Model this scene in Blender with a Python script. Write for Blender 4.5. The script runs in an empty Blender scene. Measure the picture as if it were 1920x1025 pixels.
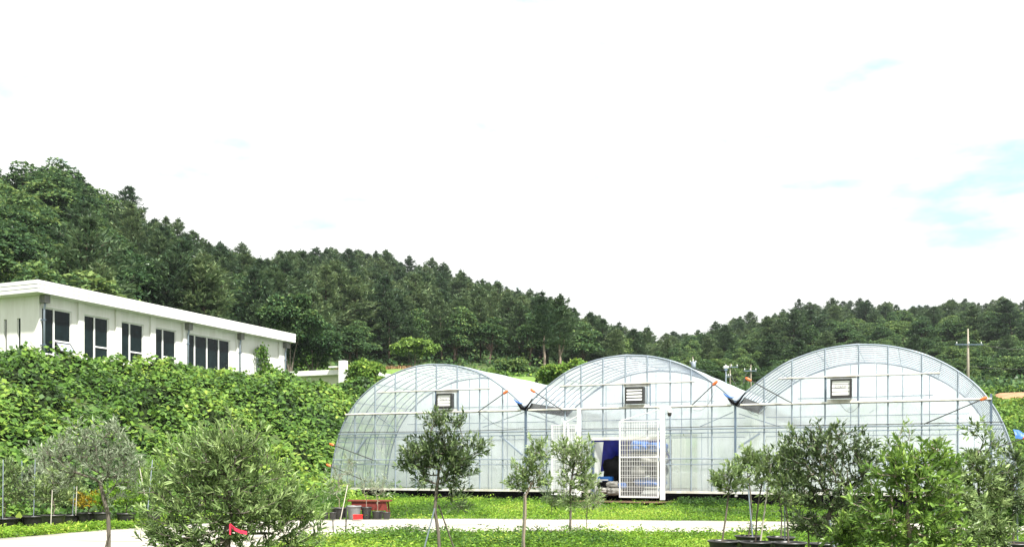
import bpy, math, random
import numpy as np
from mathutils import Vector, Matrix
random.seed(7); RNG = np.random.default_rng(7)
R = math.radians
SC = bpy.context.scene
COL = SC.collection

# ------------------------------------------------------------------ camera, world, sun, exposure
F = 1800.0; CX, HY, EYE = 960.0, 873.0, 1.6            # focal length in photo pixels, image centre x, horizon y, eye height
cam_d = bpy.data.cameras.new('camera'); cam = bpy.data.objects.new('camera', cam_d); COL.objects.link(cam)
cam.location = (0, 0, EYE); cam.rotation_euler = (R(90), 0, 0)
cam_d.sensor_width = 36; cam_d.lens = F / 1920 * 36; cam_d.shift_y = (HY - 512.5) / 1920
cam_d.clip_start = 0.1; cam_d.clip_end = 4000
SC.camera = cam
SC.view_settings.view_transform = 'Standard'; SC.view_settings.look = 'None'
SC.view_settings.exposure = 1.2; SC.view_settings.gamma = 1.0; SC.view_settings.use_curve_mapping = False
SUN_EL, SUN_AZ = R(57), R(146)                           # azimuth clockwise from +Y
w = bpy.data.worlds.new('World'); SC.world = w; w.use_nodes = True
nt = w.node_tree; nt.nodes.clear(); N = nt.nodes.new; LK = nt.links.new
out = N('ShaderNodeOutputWorld'); bg = N('ShaderNodeBackground'); sky = N('ShaderNodeTexSky')
sky.sky_type = 'NISHITA'; sky.sun_disc = False; sky.sun_elevation = SUN_EL; sky.sun_rotation = SUN_AZ
sky.air_density = 1.0; sky.dust_density = 2.0
tc = N('ShaderNodeTexCoord'); noi = N('ShaderNodeTexNoise'); noi.inputs['Scale'].default_value = 7.5
noi.inputs['Detail'].default_value = 5; noi.inputs['Roughness'].default_value = .55
mp = N('ShaderNodeMapping'); mp.inputs['Scale'].default_value = (1, 1, 3.2); mp.inputs['Location'].default_value = (0.35, .1, .9)
LK(tc.outputs['Generated'], mp.inputs['Vector']); LK(mp.outputs['Vector'], noi.inputs['Vector'])
ramp = N('ShaderNodeValToRGB'); ramp.color_ramp.elements[0].position = .24; ramp.color_ramp.elements[1].position = .42
acc = noi.outputs['Fac']                                 # cloud cover thins where the photograph shows pale blue openings
for (sx_, sy_, rx_, rz_, amt) in ((1850, 360, .11, .060, .30), (1520, 352, .055, .016, .24), (1095, 330, .052, .011, .22), (1600, 280, .03, .015, .08)):
    dv = Vector(((sx_-CX)/F, 1, (HY-sy_)/F)).normalized(); ds_ = N('ShaderNodeVectorMath'); ds_.operation = 'SUBTRACT'; ds_.inputs[1].default_value = dv
    sc_ = N('ShaderNodeVectorMath'); sc_.operation = 'MULTIPLY'; sc_.inputs[1].default_value = (1/rx_, 1/rx_, 1/rz_); ln_ = N('ShaderNodeVectorMath'); ln_.operation = 'LENGTH'
    mr_ = N('ShaderNodeMapRange'); mr_.interpolation_type = 'SMOOTHSTEP'; mr_.inputs['From Min'].default_value = 1.25; mr_.inputs['From Max'].default_value = 0.0; mr_.inputs['To Max'].default_value = amt
    LK(tc.outputs['Generated'], ds_.inputs[0]); LK(ds_.outputs[0], sc_.inputs[0]); LK(sc_.outputs[0], ln_.inputs[0]); LK(ln_.outputs['Value'], mr_.inputs['Value']); sb = N('ShaderNodeMath'); sb.operation = 'SUBTRACT'; LK(acc, sb.inputs[0]); LK(mr_.outputs[0], sb.inputs[1]); acc = sb.outputs[0]
LK(acc, ramp.inputs['Fac'])
tint = N('ShaderNodeMix'); tint.data_type = 'RGBA'; tint.inputs['Factor'].default_value = .8    # thin veil over the blue
tint.inputs['B'].default_value = (6.0, 8.1, 8.8, 1); LK(sky.outputs['Color'], tint.inputs['A'])
mx = N('ShaderNodeMix'); mx.data_type = 'RGBA'
LK(ramp.outputs['Color'], mx.inputs['Factor']); LK(tint.outputs['Result'], mx.inputs['A'])
mx.inputs['B'].default_value = (8.9, 8.9, 8.8, 1)
LK(mx.outputs['Result'], bg.inputs['Color']); bg.inputs['Strength'].default_value = 0.062
LK(bg.outputs['Background'], out.inputs['Surface'])
sd = bpy.data.lights.new('sun', 'SUN'); sun = bpy.data.objects.new('sun', sd); COL.objects.link(sun)
sd.energy = 4.6; sd.angle = R(2); sd.color = (1.0, .965, .9)
sdir = Vector((math.sin(SUN_AZ) * math.cos(SUN_EL), math.cos(SUN_AZ) * math.cos(SUN_EL), math.sin(SUN_EL)))
sun.rotation_euler = sdir.to_track_quat('Z', 'Y').to_euler()
SC.cycles.transparent_max_bounces = 40; SC.cycles.max_bounces = 7; SC.cycles.diffuse_bounces = 3
SC.cycles.transmission_bounces = 6; SC.cycles.caustics_reflective = False; SC.cycles.caustics_refractive = False

# ------------------------------------------------------------------ helpers
def px(x, y, D): return Vector(((x - CX) * D / F, D, EYE + (HY - y) * D / F))
def pxv(x, D): return (x - CX) * D / F
def zz(y, D): return EYE + (HY - y) * D / F

class MB:
    def __init__(s): s.v = []; s.f = []
    def box(s, x0, x1, y0, y1, z0, z1):
        b = len(s.v); s.v += [(x0,y0,z0),(x1,y0,z0),(x1,y1,z0),(x0,y1,z0),(x0,y0,z1),(x1,y0,z1),(x1,y1,z1),(x0,y1,z1)]
        s.f += [(b,b+3,b+2,b+1),(b+4,b+5,b+6,b+7),(b,b+1,b+5,b+4),(b+1,b+2,b+6,b+5),(b+2,b+3,b+7,b+6),(b+3,b,b+4,b+7)]; return s
    def quad(s, a, b, c, d): i = len(s.v); s.v += [tuple(a),tuple(b),tuple(c),tuple(d)]; s.f.append((i,i+1,i+2,i+3)); return s
    def tube(s, pts, r, n=6, cap=True):
        pts = [Vector(p) for p in pts]; rs = r if isinstance(r, (list, tuple)) else [r]*len(pts); b = len(s.v); up = None
        for i, p in enumerate(pts):
            d = (pts[min(i+1, len(pts)-1)] - pts[max(i-1, 0)]).normalized()
            if up is None: up = Vector((0,0,1)) if abs(d.z) < .9 else Vector((0,1,0))
            a = d.cross(up).normalized(); c = a.cross(d).normalized(); up = c
            for k in range(n):
                t = 2*math.pi*(k+.5)/n; q = p + a*(math.cos(t)*rs[i]) + c*(math.sin(t)*rs[i]); s.v.append(tuple(q))
        for i in range(len(pts)-1):
            for k in range(n): s.f.append((b+i*n+k, b+i*n+(k+1)%n, b+(i+1)*n+(k+1)%n, b+(i+1)*n+k))
        if cap: s.f.append(tuple(b+k for k in range(n))[::-1]); s.f.append(tuple(b+(len(pts)-1)*n+k for k in range(n)))
        return s
    def lathe(s, prof, n=20, c=(0,0,0), sq=1.0):
        b = len(s.v)
        for r, z in prof:
            for k in range(n): t = 2*math.pi*k/n; s.v.append((c[0]+r*math.cos(t), c[1]+r*math.sin(t)*sq, c[2]+z))
        for i in range(len(prof)-1):
            for k in range(n): s.f.append((b+i*n+k, b+i*n+(k+1)%n, b+(i+1)*n+(k+1)%n, b+(i+1)*n+k))
        return s
    def build(s, name, mat, parent=None, smooth=False, bevel=0):
        me = bpy.data.meshes.new(name); me.from_pydata(s.v, [], s.f); me.update()
        if smooth: me.polygons.foreach_set('use_smooth', [True]*len(me.polygons))
        me.materials.append(mat); o = bpy.data.objects.new(name, me); COL.objects.link(o)
        if parent: o.parent = parent
        if bevel: m = o.modifiers.new('bevel', 'BEVEL'); m.width = bevel; m.segments = 2; m.limit_method = 'ANGLE'
        return o

def mesh_np(name, v, f, mat, parent=None, attr=None, smooth=False, link=True):
    """v (n,3), f (m,3|4)"""
    me = bpy.data.meshes.new(name); v = np.asarray(v, np.float32); f = np.asarray(f, np.int32); k = f.shape[1]
    me.vertices.add(len(v)); me.vertices.foreach_set('co', v.ravel())
    me.loops.add(f.size); me.loops.foreach_set('vertex_index', f.ravel())
    me.polygons.add(len(f)); me.polygons.foreach_set('loop_start', np.arange(0, f.size, k, dtype=np.int32))
    me.polygons.foreach_set('loop_total', np.full(len(f), k, np.int32))
    if smooth: me.polygons.foreach_set('use_smooth', np.ones(len(f), bool))
    me.update(calc_edges=True)
    if attr is not None: a = me.attributes.new('v', 'FLOAT', 'POINT'); a.data.foreach_set('value', np.asarray(attr, np.float32))
    me.materials.append(mat); o = bpy.data.objects.new(name, me)
    if link: COL.objects.link(o)
    if parent: o.parent = parent
    return o

def tag(o, label=None, cat=None, group=None, kind=None):
    if label: o['label'] = label
    if cat: o['category'] = cat
    if group: o['group'] = group
    if kind: o['kind'] = kind
    return o
def thing(name, label, cat, loc=(0,0,0), rz=0, group=None):
    o = bpy.data.objects.new(name, None); o.empty_display_size = .2; COL.objects.link(o)
    o.location = loc; o.rotation_euler = (0, 0, rz); return tag(o, label, cat, group)
def dup(o, parent=None):
    c = o.copy(); COL.objects.link(c)
    if parent: c.parent = parent
    for ch in [x for x in o.children]: dup(ch, c)
    return c

# numpy value noise
_perm = np.random.default_rng(3).random((64, 64, 16)).astype(np.float32)
def vnoise(x, y, z=0.0):
    x = np.asarray(x, float); y = np.asarray(y, float); z = np.asarray(z, float) + x*0
    xi = np.floor(x).astype(int); yi = np.floor(y).astype(int); zi = np.floor(z).astype(int)
    fx, fy, fz = x-xi, y-yi, z-zi; fx = fx*fx*(3-2*fx); fy = fy*fy*(3-2*fy); fz = fz*fz*(3-2*fz)
    g = lambda a, b, c: _perm[(xi+a) % 64, (yi+b) % 64, (zi+c) % 16]
    l = lambda a, b, t: a+(b-a)*t
    return l(l(l(g(0,0,0),g(1,0,0),fx), l(g(0,1,0),g(1,1,0),fx), fy), l(l(g(0,0,1),g(1,0,1),fx), l(g(0,1,1),g(1,1,1),fx), fy), fz)*2-1
def fbm(x, y, z=0.0, o=3):
    r = 0; a = 1; s = 0
    for i in range(o): r = r + a*vnoise(x*2**i+i*7.3, y*2**i+i*3.1, z*2**i); s += a; a *= .5
    return r/s
def sstep(a, b, x): t = np.clip((x-a)/(b-a), 0, 1); return t*t*(3-2*t)

# ------------------------------------------------------------------ materials
def newmat(name):
    m = bpy.data.materials.new(name); m.use_nodes = True; n = m.node_tree; n.nodes.clear()
    o = n.nodes.new('ShaderNodeOutputMaterial'); return m, n, o
def mat_plain(name, col, rough=.6, metal=0.0, nscale=0, namp=.15, bump=0.0, coat=0.0, nstretch=(1,1,1), dirt=None):
    m, n, o = newmat(name); p = n.nodes.new('ShaderNodeBsdfPrincipled'); n.links.new(p.outputs[0], o.inputs[0])
    p.inputs['Base Color'].default_value = (*col, 1); p.inputs['Roughness'].default_value = rough; p.inputs['Metallic'].default_value = metal
    p.inputs['Coat Weight'].default_value = coat
    if nscale:
        t = n.nodes.new('ShaderNodeTexCoord'); mpn = n.nodes.new('ShaderNodeMapping'); mpn.inputs['Scale'].default_value = nstretch
        ns = n.nodes.new('ShaderNodeTexNoise'); ns.inputs['Scale'].default_value = nscale; ns.inputs['Detail'].default_value = 6; ns.inputs['Roughness'].default_value = .65
        n.links.new(t.outputs['Object'], mpn.inputs['Vector']); n.links.new(mpn.outputs['Vector'], ns.inputs['Vector'])
        r = n.nodes.new('ShaderNodeValToRGB'); r.color_ramp.elements[0].position = .3; r.color_ramp.elements[1].position = .7
        d = dirt or tuple(c*(1-namp) for c in col)
        r.color_ramp.elements[0].color = (*d, 1); r.color_ramp.elements[1].color = (*[min(1, c*(1+namp*.5)) for c in col], 1)
        n.links.new(ns.outputs['Fac'], r.inputs['Fac']); n.links.new(r.outputs['Color'], p.inputs['Base Color'])
        if bump: b = n.nodes.new('ShaderNodeBump'); b.inputs['Strength'].default_value = bump; b.inputs['Distance'].default_value = .02; n.links.new(ns.outputs['Fac'], b.inputs['Height']); n.links.new(b.outputs[0], p.inputs['Normal'])
    return m
def mat_leaf(name, stops, transl=.35, gloss=.25, rough=.45, patch=0.0, objvar=0.0):
    """leaf colour from a per-leaf value 'v'; diffuse + translucent + a waxy sheen"""
    m, n, o = newmat(name); L = n.links.new
    a = n.nodes.new('ShaderNodeAttribute'); a.attribute_name = 'v'; r = n.nodes.new('ShaderNodeValToRGB')
    e = r.color_ramp.elements
    while len(e) < len(stops): e.new(.5)
    for k, (p, c) in enumerate(stops): e[k].position = p; e[k].color = (*c, 1)
    src = a.outputs['Fac']
    if objvar:
        oi = n.nodes.new('ShaderNodeObjectInfo'); mm = n.nodes.new('ShaderNodeMath'); mm.operation = 'MULTIPLY_ADD'
        L(oi.outputs['Random'], mm.inputs[0]); mm.inputs[1].default_value = objvar; mm.inputs[2].default_value = -objvar/2
        ad = n.nodes.new('ShaderNodeMath'); ad.operation = 'ADD'; ad.use_clamp = True; L(src, ad.inputs[0]); L(mm.outputs[0], ad.inputs[1]); src = ad.outputs[0]
    L(src, r.inputs['Fac'])
    d = n.nodes.new('ShaderNodeBsdfDiffuse'); t = n.nodes.new('ShaderNodeBsdfTranslucent'); g = n.nodes.new('ShaderNodeBsdfGlossy')
    g.inputs['Roughness'].default_value = rough; g.inputs['Color'].default_value = (.9, .95, .85, 1)
    hs = n.nodes.new('ShaderNodeHueSaturation'); hs.inputs['Value'].default_value = 1.25; hs.inputs['Hue'].default_value = .487; L(r.outputs['Color'], hs.inputs['Color'])
    L(r.outputs['Color'], d.inputs['Color']); L(hs.outputs['Color'], t.inputs['Color'])
    m1 = n.nodes.new('ShaderNodeMixShader'); m1.inputs[0].default_value = transl; L(d.outputs[0], m1.inputs[1]); L(t.outputs[0], m1.inputs[2])
    lw = n.nodes.new('ShaderNodeLayerWeight'); lw.inputs['Blend'].default_value = .3
    mu = n.nodes.new('ShaderNodeMath'); mu.operation = 'MULTIPLY'; mu.inputs[1].default_value = gloss; L(lw.outputs['Fresnel'], mu.inputs[0])
    m2 = n.nodes.new('ShaderNodeMixShader'); L(mu.outputs[0], m2.inputs[0]); L(m1.outputs[0], m2.inputs[1]); L(g.outputs[0], m2.inputs[2])
    L(m2.outputs[0], o.inputs[0]); return m
def mat_film(name, opac, col=(.86,.9,.9), rough=.25, wr=3.0, streak=(1,1,1), var=.25, gloss=.12):
    m, n, o = newmat(name); L = n.links.new
    t = n.nodes.new('ShaderNodeTexCoord'); mpn = n.nodes.new('ShaderNodeMapping'); mpn.inputs['Scale'].default_value = streak
    ns = n.nodes.new('ShaderNodeTexNoise'); ns.inputs['Scale'].default_value = wr; ns.inputs['Detail'].default_value = 5
    L(t.outputs['Object'], mpn.inputs['Vector']); L(mpn.outputs['Vector'], ns.inputs['Vector'])
    mr = n.nodes.new('ShaderNodeMapRange'); mr.inputs['From Min'].default_value = .3; mr.inputs['From Max'].default_value = .7
    mr.inputs['To Min'].default_value = opac-var/2; mr.inputs['To Max'].default_value = opac+var/2; L(ns.outputs['Fac'], mr.inputs['Value'])
    tr = n.nodes.new('ShaderNodeBsdfTransparent'); tr.inputs['Color'].default_value = (.97,.985,.985,1)
    d = n.nodes.new('ShaderNodeBsdfDiffuse'); d.inputs['Color'].default_value = (*col, 1)
    tl = n.nodes.new('ShaderNodeBsdfTranslucent'); tl.inputs['Color'].default_value = (*col, 1)
    g = n.nodes.new('ShaderNodeBsdfGlossy'); g.inputs['Roughness'].default_value = rough; g.inputs['Color'].default_value = (1,1,1,1)
    b = n.nodes.new('ShaderNodeBump'); b.inputs['Strength'].default_value = .5; b.inputs['Distance'].default_value = .05; L(ns.outputs['Fac'], b.inputs['Height'])
    for s_ in (d, tl, g): L(b.outputs[0], s_.inputs['Normal'])
    m1 = n.nodes.new('ShaderNodeMixShader'); m1.inputs[0].default_value = .62; L(d.outputs[0], m1.inputs[1]); L(tl.outputs[0], m1.inputs[2])
    m2 = n.nodes.new('ShaderNodeMixShader'); m2.inputs[0].default_value = gloss; L(m1.outputs[0], m2.inputs[1]); L(g.outputs[0], m2.inputs[2])
    m3 = n.nodes.new('ShaderNodeMixShader'); L(mr.outputs[0], m3.inputs[0]); L(tr.outputs[0], m3.inputs[1]); L(m2.outputs[0], m3.inputs[2])
    L(m3.outputs[0], o.inputs[0]); return m

M = {}
M['white_wall'] = mat_plain('white_wall', (.80,.80,.77), .85, nscale=2.2, namp=.12, bump=.1, nstretch=(1,1,.16), dirt=(.70,.69,.64))
M['white_trim'] = mat_plain('white_trim', (.8,.8,.78), .6, nscale=2.0, namp=.1, nstretch=(1,1,.3))
M['frame_white'] = mat_plain('frame_white', (.78,.78,.77), .75)
M['steel'] = mat_plain('steel', (.13,.18,.25), .5, .2, nscale=4, namp=.3)
M['steel_light'] = mat_plain('steel_light', (.26,.31,.37), .5, .2, nscale=3, namp=.25)
M['rail_white'] = mat_plain('rail_white', (.78,.78,.74), .5, nscale=3, namp=.25, dirt=(.5,.46,.38))
M['dark_rod'] = mat_plain('dark_rod', (.06,.06,.06), .5, .3)
M['orange'] = mat_plain('orange', (.75,.16,.04), .45)
M['black_plastic'] = mat_plain('black_plastic', (.018,.019,.021), .38, nscale=6, namp=.5, dirt=(.04,.038,.034))
M['grey_plastic'] = mat_plain('grey_plastic', (.22,.23,.23), .5, nscale=5, namp=.3)
M['red_plastic'] = mat_plain('red_plastic', (.8,.02,.02), .4)
M['rust_red'] = mat_plain('rust_red', (.19,.028,.02), .7, nscale=5, namp=.4)
M['black_sheet'] = mat_plain('black_sheet', (.006,.006,.007), .9, nscale=3, namp=.5, bump=.6)
M['blue_tarp'] = mat_plain('blue_tarp', (.016,.022,.42), .45, nscale=3, namp=.4, bump=.7)
M['bright_blue'] = mat_plain('bright_blue', (.012,.11,.40), .45, nscale=4, namp=.3, bump=.4)
M['sack'] = mat_plain('sack', (.33,.32,.29), .8, nscale=9, namp=.35, bump=.6)
M['glass_dark'] = mat_plain('glass_dark', (.006,.015,.016), .10, nscale=.8, namp=.6)  # noise tones imitate reflections and room depth in the panes
M['glass_dark'].node_tree.nodes['Principled BSDF'].inputs['Specular IOR Level'].default_value = .16
M['glass_sky'] = mat_plain('glass_sky', (.55,.65,.75), .1, .3)
M['soil'] = mat_plain('soil', (.13,.085,.055), .95, nscale=14, namp=.5, bump=.8)
M['bark'] = mat_plain('bark', (.14,.12,.095), .9, nscale=18, namp=.45, bump=.8, nstretch=(1,1,.3))
M['bark_pale'] = mat_plain('bark_pale', (.30,.24,.19), .9, nscale=14, namp=.35, bump=.6, nstretch=(1,1,.3))
M['bark_far'] = mat_plain('bark_far', (.11,.075,.055), .9, nscale=3, namp=.4)
M['wood_stake'] = mat_plain('wood_stake', (.5,.47,.4), .8, nscale=8, namp=.3)
M['pole_concrete'] = mat_plain('pole_concrete', (.34,.30,.24), .85, nscale=2, namp=.2)
M['concrete'] = mat_plain('concrete', (.50,.48,.43), .9, nscale=.9, namp=.2, bump=.25, nstretch=(.35,1.6,1), dirt=(.20,.18,.14))
M['red_ribbon'] = mat_plain('red_ribbon', (.75,.04,.1), .5)
M['ink'] = mat_plain('ink', (.005,.005,.01), .9)
M['film_front'] = mat_film('film_front', .26, (.93,.97,1.0), var=.3, wr=1.1, streak=(1,1,.45), gloss=.3, rough=.12)
M['film_roof'] = mat_film('film_roof', .56, (.88,.95,1.0), var=.22, wr=2.0, streak=(.6,2.2,1), gloss=.10)
M['film_inner'] = mat_film('film_inner', .68, (.95,.99,1.0), var=.4, wr=1.2, streak=(1,1,.3))
M['film_curtain'] = mat_film('film_curtain', .72, (.95,.97,.88), var=.3, wr=1.5, streak=(2.5,2.5,.25))
G = lambda *c: c
M['kudzu'] = mat_leaf('kudzu', [(0,G(.022,.052,.014)),(.35,G(.07,.155,.028)),(.7,G(.17,.30,.048)),(1,G(.34,.44,.08))], .35, .3)
M['kudzu_shade'] = mat_plain('kudzu_shade', (.016,.026,.009), .95, nscale=5, namp=.5, bump=.8)  # near-black green standing in for shade between the leaves
M['olive'] = mat_leaf('olive', [(0,G(.03,.055,.018)),(.35,G(.12,.19,.065)),(.7,G(.28,.385,.145)),(1,G(.50,.60,.28))], .36, .5, .35)
M['olive_dark'] = mat_leaf('olive_dark', [(0,G(.022,.040,.018)),(.45,G(.065,.105,.042)),(.8,G(.17,.24,.09)),(1,G(.34,.40,.21))], .28, .5, .35)
M['olive_silver'] = mat_leaf('olive_silver', [(0,G(.08,.11,.065)),(.45,G(.20,.25,.16)),(1,G(.46,.52,.38))], .3, .35, .45)
M['laurel'] = mat_leaf('laurel', [(0,G(.04,.09,.02)),(.4,G(.12,.225,.045)),(.75,G(.26,.41,.08)),(1,G(.45,.60,.15))], .38, .45, .35)
M['yellow_leaf'] = mat_leaf('yellow_leaf', [(0,G(.2,.2,.02)),(.6,G(.45,.33,.02)),(1,G(.6,.3,.02))], .35, .3)
M['weed'] = mat_leaf('weed', [(0,G(.045,.11,.014)),(.4,G(.13,.27,.025)),(.75,G(.25,.43,.045)),(1,G(.42,.52,.09))], .42, .25)
M['weed_dark'] = mat_leaf('weed_dark', [(0,G(.025,.065,.014)),(.6,G(.06,.14,.025)),(1,G(.13,.24,.04))], .35, .25)
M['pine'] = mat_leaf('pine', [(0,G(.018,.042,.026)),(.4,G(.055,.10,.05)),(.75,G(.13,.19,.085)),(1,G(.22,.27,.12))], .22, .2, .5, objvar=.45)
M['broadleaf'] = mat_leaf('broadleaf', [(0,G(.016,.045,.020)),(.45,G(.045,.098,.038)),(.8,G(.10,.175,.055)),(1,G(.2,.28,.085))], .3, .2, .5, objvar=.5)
M['brush'] = mat_leaf('brush', [(0,G(.12,.07,.035)),(.5,G(.25,.16,.08)),(1,G(.34,.24,.12))], .1, .05)

for k_ in ('kudzu_shade', 'soil', 'black_sheet'): M[k_].node_tree.nodes['Principled BSDF'].inputs['Specular IOR Level'].default_value = .05
# ------------------------------------------------------------------ terrain
TH = R(22.93); EX = Vector((math.cos(TH), -math.sin(TH), 0)); VY = Vector((math.sin(TH), math.cos(TH), 0))   # along the facades / into depth
GO = Vector((.512, 36.88, 0)); ZB = .5                   # greenhouse frame origin: the post between first and second
def bank_u(X, Y): return (X+8.6)*-VY.y + (Y-38)*VY.x
def toe(X, Y): return (X+8.6)*VY.x + (Y-38)*VY.y
xl = [-900,-300,0,100,140,200,300,400,500,560,640,700,750,870,1000,1100,1200,1250,1330,1500,3000]
yl = [200,235,264,286,305,350,405,455,478,462,467,466,480,512,552,592,628,652,720,800,860]
Rl = ([-900,0,300,600,1000,1250,3000],[95,120,180,260,300,280,250])
Bl = ([-900,0,300,600,700,1000,1300,3000],[60,66,84,118,136,146,160,160])
xr = [-900,1100,1240,1300,1400,1480,1560,1700,1800,1920,2600,3000]
yr = [800,700,648,622,604,580,570,573,570,568,550,560]
def col_of(X, Y): return CX + F*X/np.maximum(Y, 12)
def terrain(X, Y, lumps=True):
    X = np.asarray(X, float); Y = np.asarray(Y, float); x = col_of(X, Y); D = np.maximum(Y, 0)
    z = .29*sstep(28.5, 35.5, Y)*sstep(-14, -8, X) + .04*fbm(X*.6, Y*.6)
    u = bank_u(X, Y)
    zbank = (5.85+.022*toe(X,Y))*sstep(-.5, 12.5, u)**.85*sstep(12, 34, Y) + .8*sstep(12, 30, u)*sstep(12, 34, Y)
    z = np.maximum(z, zbank)
    zback = np.interp(D, [48,64,90,110,150,3000], [0,.45,9.8,12.2,17.2,17.2])*np.interp(x, [1000,1250,1500,1800], [1,.8,.8,.84])
    z = np.maximum(z, zback)
    for xs, ys, Rr, Bb, th in ((xl, yl, Rl, Bl, 11.0), (xr, yr, ([0,3000],[430,430]), ([0,3000],[135,135]), 10.0)):
        Rd = np.interp(x, *Rr); Bd = np.interp(x, *Bb); zb = np.interp(Bd, [0,64,90,110,150,3000], [0,6.5,10.4,12.2,16.8,16.8])*np.interp(x, [1000,1250,1500,1800], [1,.8,.8,.84])
        zr = EYE + (HY - np.interp(x, xs, ys))*Rd/F - th
        s = (D-Bd)/(Rd-Bd); h = zb + (zr-zb)*np.clip(s, 0, 1)**.92
        h = h + (fbm(X*.03, Y*.03)*3.0+fbm(X*.11, Y*.11)*1.0)*sstep(0.05, .4, s)*sstep(1.0, .85, s)
        h = np.where(s > 1, zr - (D-Rd)*.25, h); z = np.where(s > 0, np.maximum(z, h), z)
    return z
def tz(X, Y): return float(terrain(np.array([X]), np.array([Y]))[0])

gx = np.unique(np.concatenate([-35-np.cumsum(np.linspace(1, 14, 55)), np.arange(-35, 35, .6), 35+np.cumsum(np.linspace(1, 14, 55))]))
gy = np.unique(np.concatenate([np.linspace(-120, 8, 20), np.arange(10, 76, .6), 76+np.cumsum(np.linspace(.8, 12, 95))]))
GX, GY = np.meshgrid(gx, gy); GZ = terrain(GX, GY); nx, ny = len(gx), len(gy)
# patch weights as a per-vertex value for the ground material: 0 soil .. 1 lawn
ii = (np.arange(ny-1)[:, None]*nx + np.arange(nx-1)[None, :]).ravel()
m, n_, o_ = newmat('ground_soil_and_turf'); L = n_.links.new
p = n_.nodes.new('ShaderNodeBsdfPrincipled'); p.inputs['Roughness'].default_value = .95; L(p.outputs[0], o_.inputs[0])
t = n_.nodes.new('ShaderNodeTexCoord'); a = n_.nodes.new('ShaderNodeTexNoise'); a.inputs['Scale'].default_value = .9; a.inputs['Detail'].default_value = 8; L(t.outputs['Object'], a.inputs['Vector'])
r = n_.nodes.new('ShaderNodeValToRGB'); e = r.color_ramp.elements; e[0].position = .3; e[0].color = (.05,.045,.02,1); e[1].position = .62; e[1].color = (.055,.12,.018,1)
L(a.outputs['Fac'], r.inputs['Fac']); L(r.outputs['Color'], p.inputs['Base Color'])
b = n_.nodes.new('ShaderNodeBump'); b.inputs['Strength'].default_value = .8; b.inputs['Distance'].default_value = .1; L(a.outputs['Fac'], b.inputs['Height']); L(b.outputs[0], p.inputs['Normal'])
ground = mesh_np('ground', np.stack([GX.ravel(), GY.ravel(), GZ.ravel()], 1), np.stack([ii, ii+1, ii+nx+1, ii+nx], 1), m, smooth=True)
tag(ground, kind='structure')

# concrete farm road: crosses the view and bends towards the lower left
far = [(-30,9),(-17.5,15.5),(-11.2,20.0),(-9.7,23.6),(-7.6,26.3),(-4.5,27.9),(0,27.9),(5,27.0),(9,26.2),(13,25.0),(22,23.4),(40,20)]
near = [(-24,2),(-13,8.0),(-7.5,13),(-5.4,17.5),(-4.7,20.4),(-3.0,22.1),(0,22.6),(5,22.4),(9,21.8),(13,20.9),(22,19.2),(40,16)]
def dens(P, k=8):
    P = [Vector((*q, 0)) for q in P]; o = []
    for i in range(len(P)-1):
        for j in range(k):
            t = j/k; a = P[max(i-1,0)]; b_ = P[i]; c = P[i+1]; d = P[min(i+2, len(P)-1)]
            o.append(.5*((2*b_)+(c-a)*t+(2*a-5*b_+4*c-d)*t*t+(3*b_-a-3*c+d)*t**3))
    return o+[P[-1]]
fa, ne = dens(far), dens(near)
v = []; f = []; K = 9
for a_, b_ in zip(fa, ne):
    for k in range(K):
        q = a_.lerp(b_, k/(K-1)); v.append((q.x, q.y, tz(q.x, q.y)*.35+.07))
    v.append((b_.x, b_.y-.02, -.3)); v.append((a_.x, a_.y+.02, -.3))
S_ = K+2
for i in range(len(fa)-1):
    for k in range(K-1): f.append((i*S_+k, i*S_+k+1, (i+1)*S_+k+1, (i+1)*S_+k))
    f.append((i*S_+K-1, i*S_+K, (i+1)*S_+K, (i+1)*S_+K-1)); f.append((i*S_+K+1, i*S_, (i+1)*S_, (i+1)*S_+K+1))
o = mesh_np('road', v, f, M['concrete'], smooth=False); tag(o, kind='structure')
NEARX = np.array([q.x for q in ne]); NEARY = np.array([q.y for q in ne]); FARX = np.array([q.x for q in fa]); FARY = np.array([q.y for q in fa])
def on_road(X, Y, mg=0.0):
    yn = np.interp(X, NEARX, NEARY)-mg; yf = np.interp(X, FARX, FARY)+mg; return (Y > yn) & (Y < yf)

# ------------------------------------------------------------------ foliage builders
def unit(a): return a/np.maximum(np.linalg.norm(a, axis=-1, keepdims=True), 1e-9)
def leaf_arrays(c, ax, nr, Ln, Wd, six=False, fold=.25, val=None, droop=0.0):
    n = len(c); ax = unit(ax); sd_ = unit(np.cross(ax, nr)); nn = np.cross(sd_, ax)
    Ln = np.broadcast_to(Ln, n)[:, None]; Wd = np.broadcast_to(Wd, n)[:, None]
    tip = c + ax*Ln - nn*Ln*droop
    if not six:
        mid = c + ax*Ln*.45 + nn*Wd*fold
        V = np.stack([c, mid-sd_*Wd/2, tip, mid+sd_*Wd/2], 1).reshape(-1, 3); k = 4
        b_ = (np.arange(n)*4)[:, None]; T = np.concatenate([b_+[0,2,1], b_+[0,3,2]], 0)
    else:
        a1 = c+ax*Ln*.28; a2 = c+ax*Ln*.66 - nn*Ln*droop*.4
        V = np.stack([c, a1-sd_*Wd*.46+nn*Wd*fold, a2-sd_*Wd*.42+nn*Wd*fold, tip, a2+sd_*Wd*.42+nn*Wd*fold, a1+sd_*Wd*.46+nn*Wd*fold], 1).reshape(-1, 3); k = 6
        b_ = (np.arange(n)*6)[:, None]; T = np.concatenate([b_+[0,2,1], b_+[0,3,2], b_+[0,4,3], b_+[0,5,4]], 0)
    val = RNG.random(n) if val is None else val
    return V, T, np.repeat(val, k)
def join_arr(parts):
    V = []; T = []; A = []; b_ = 0
    for v_, t_, a_ in parts: V.append(v_); T.append(t_+b_); A.append(a_); b_ += len(v_)
    return np.concatenate(V), np.concatenate(T), np.concatenate(A)
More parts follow.
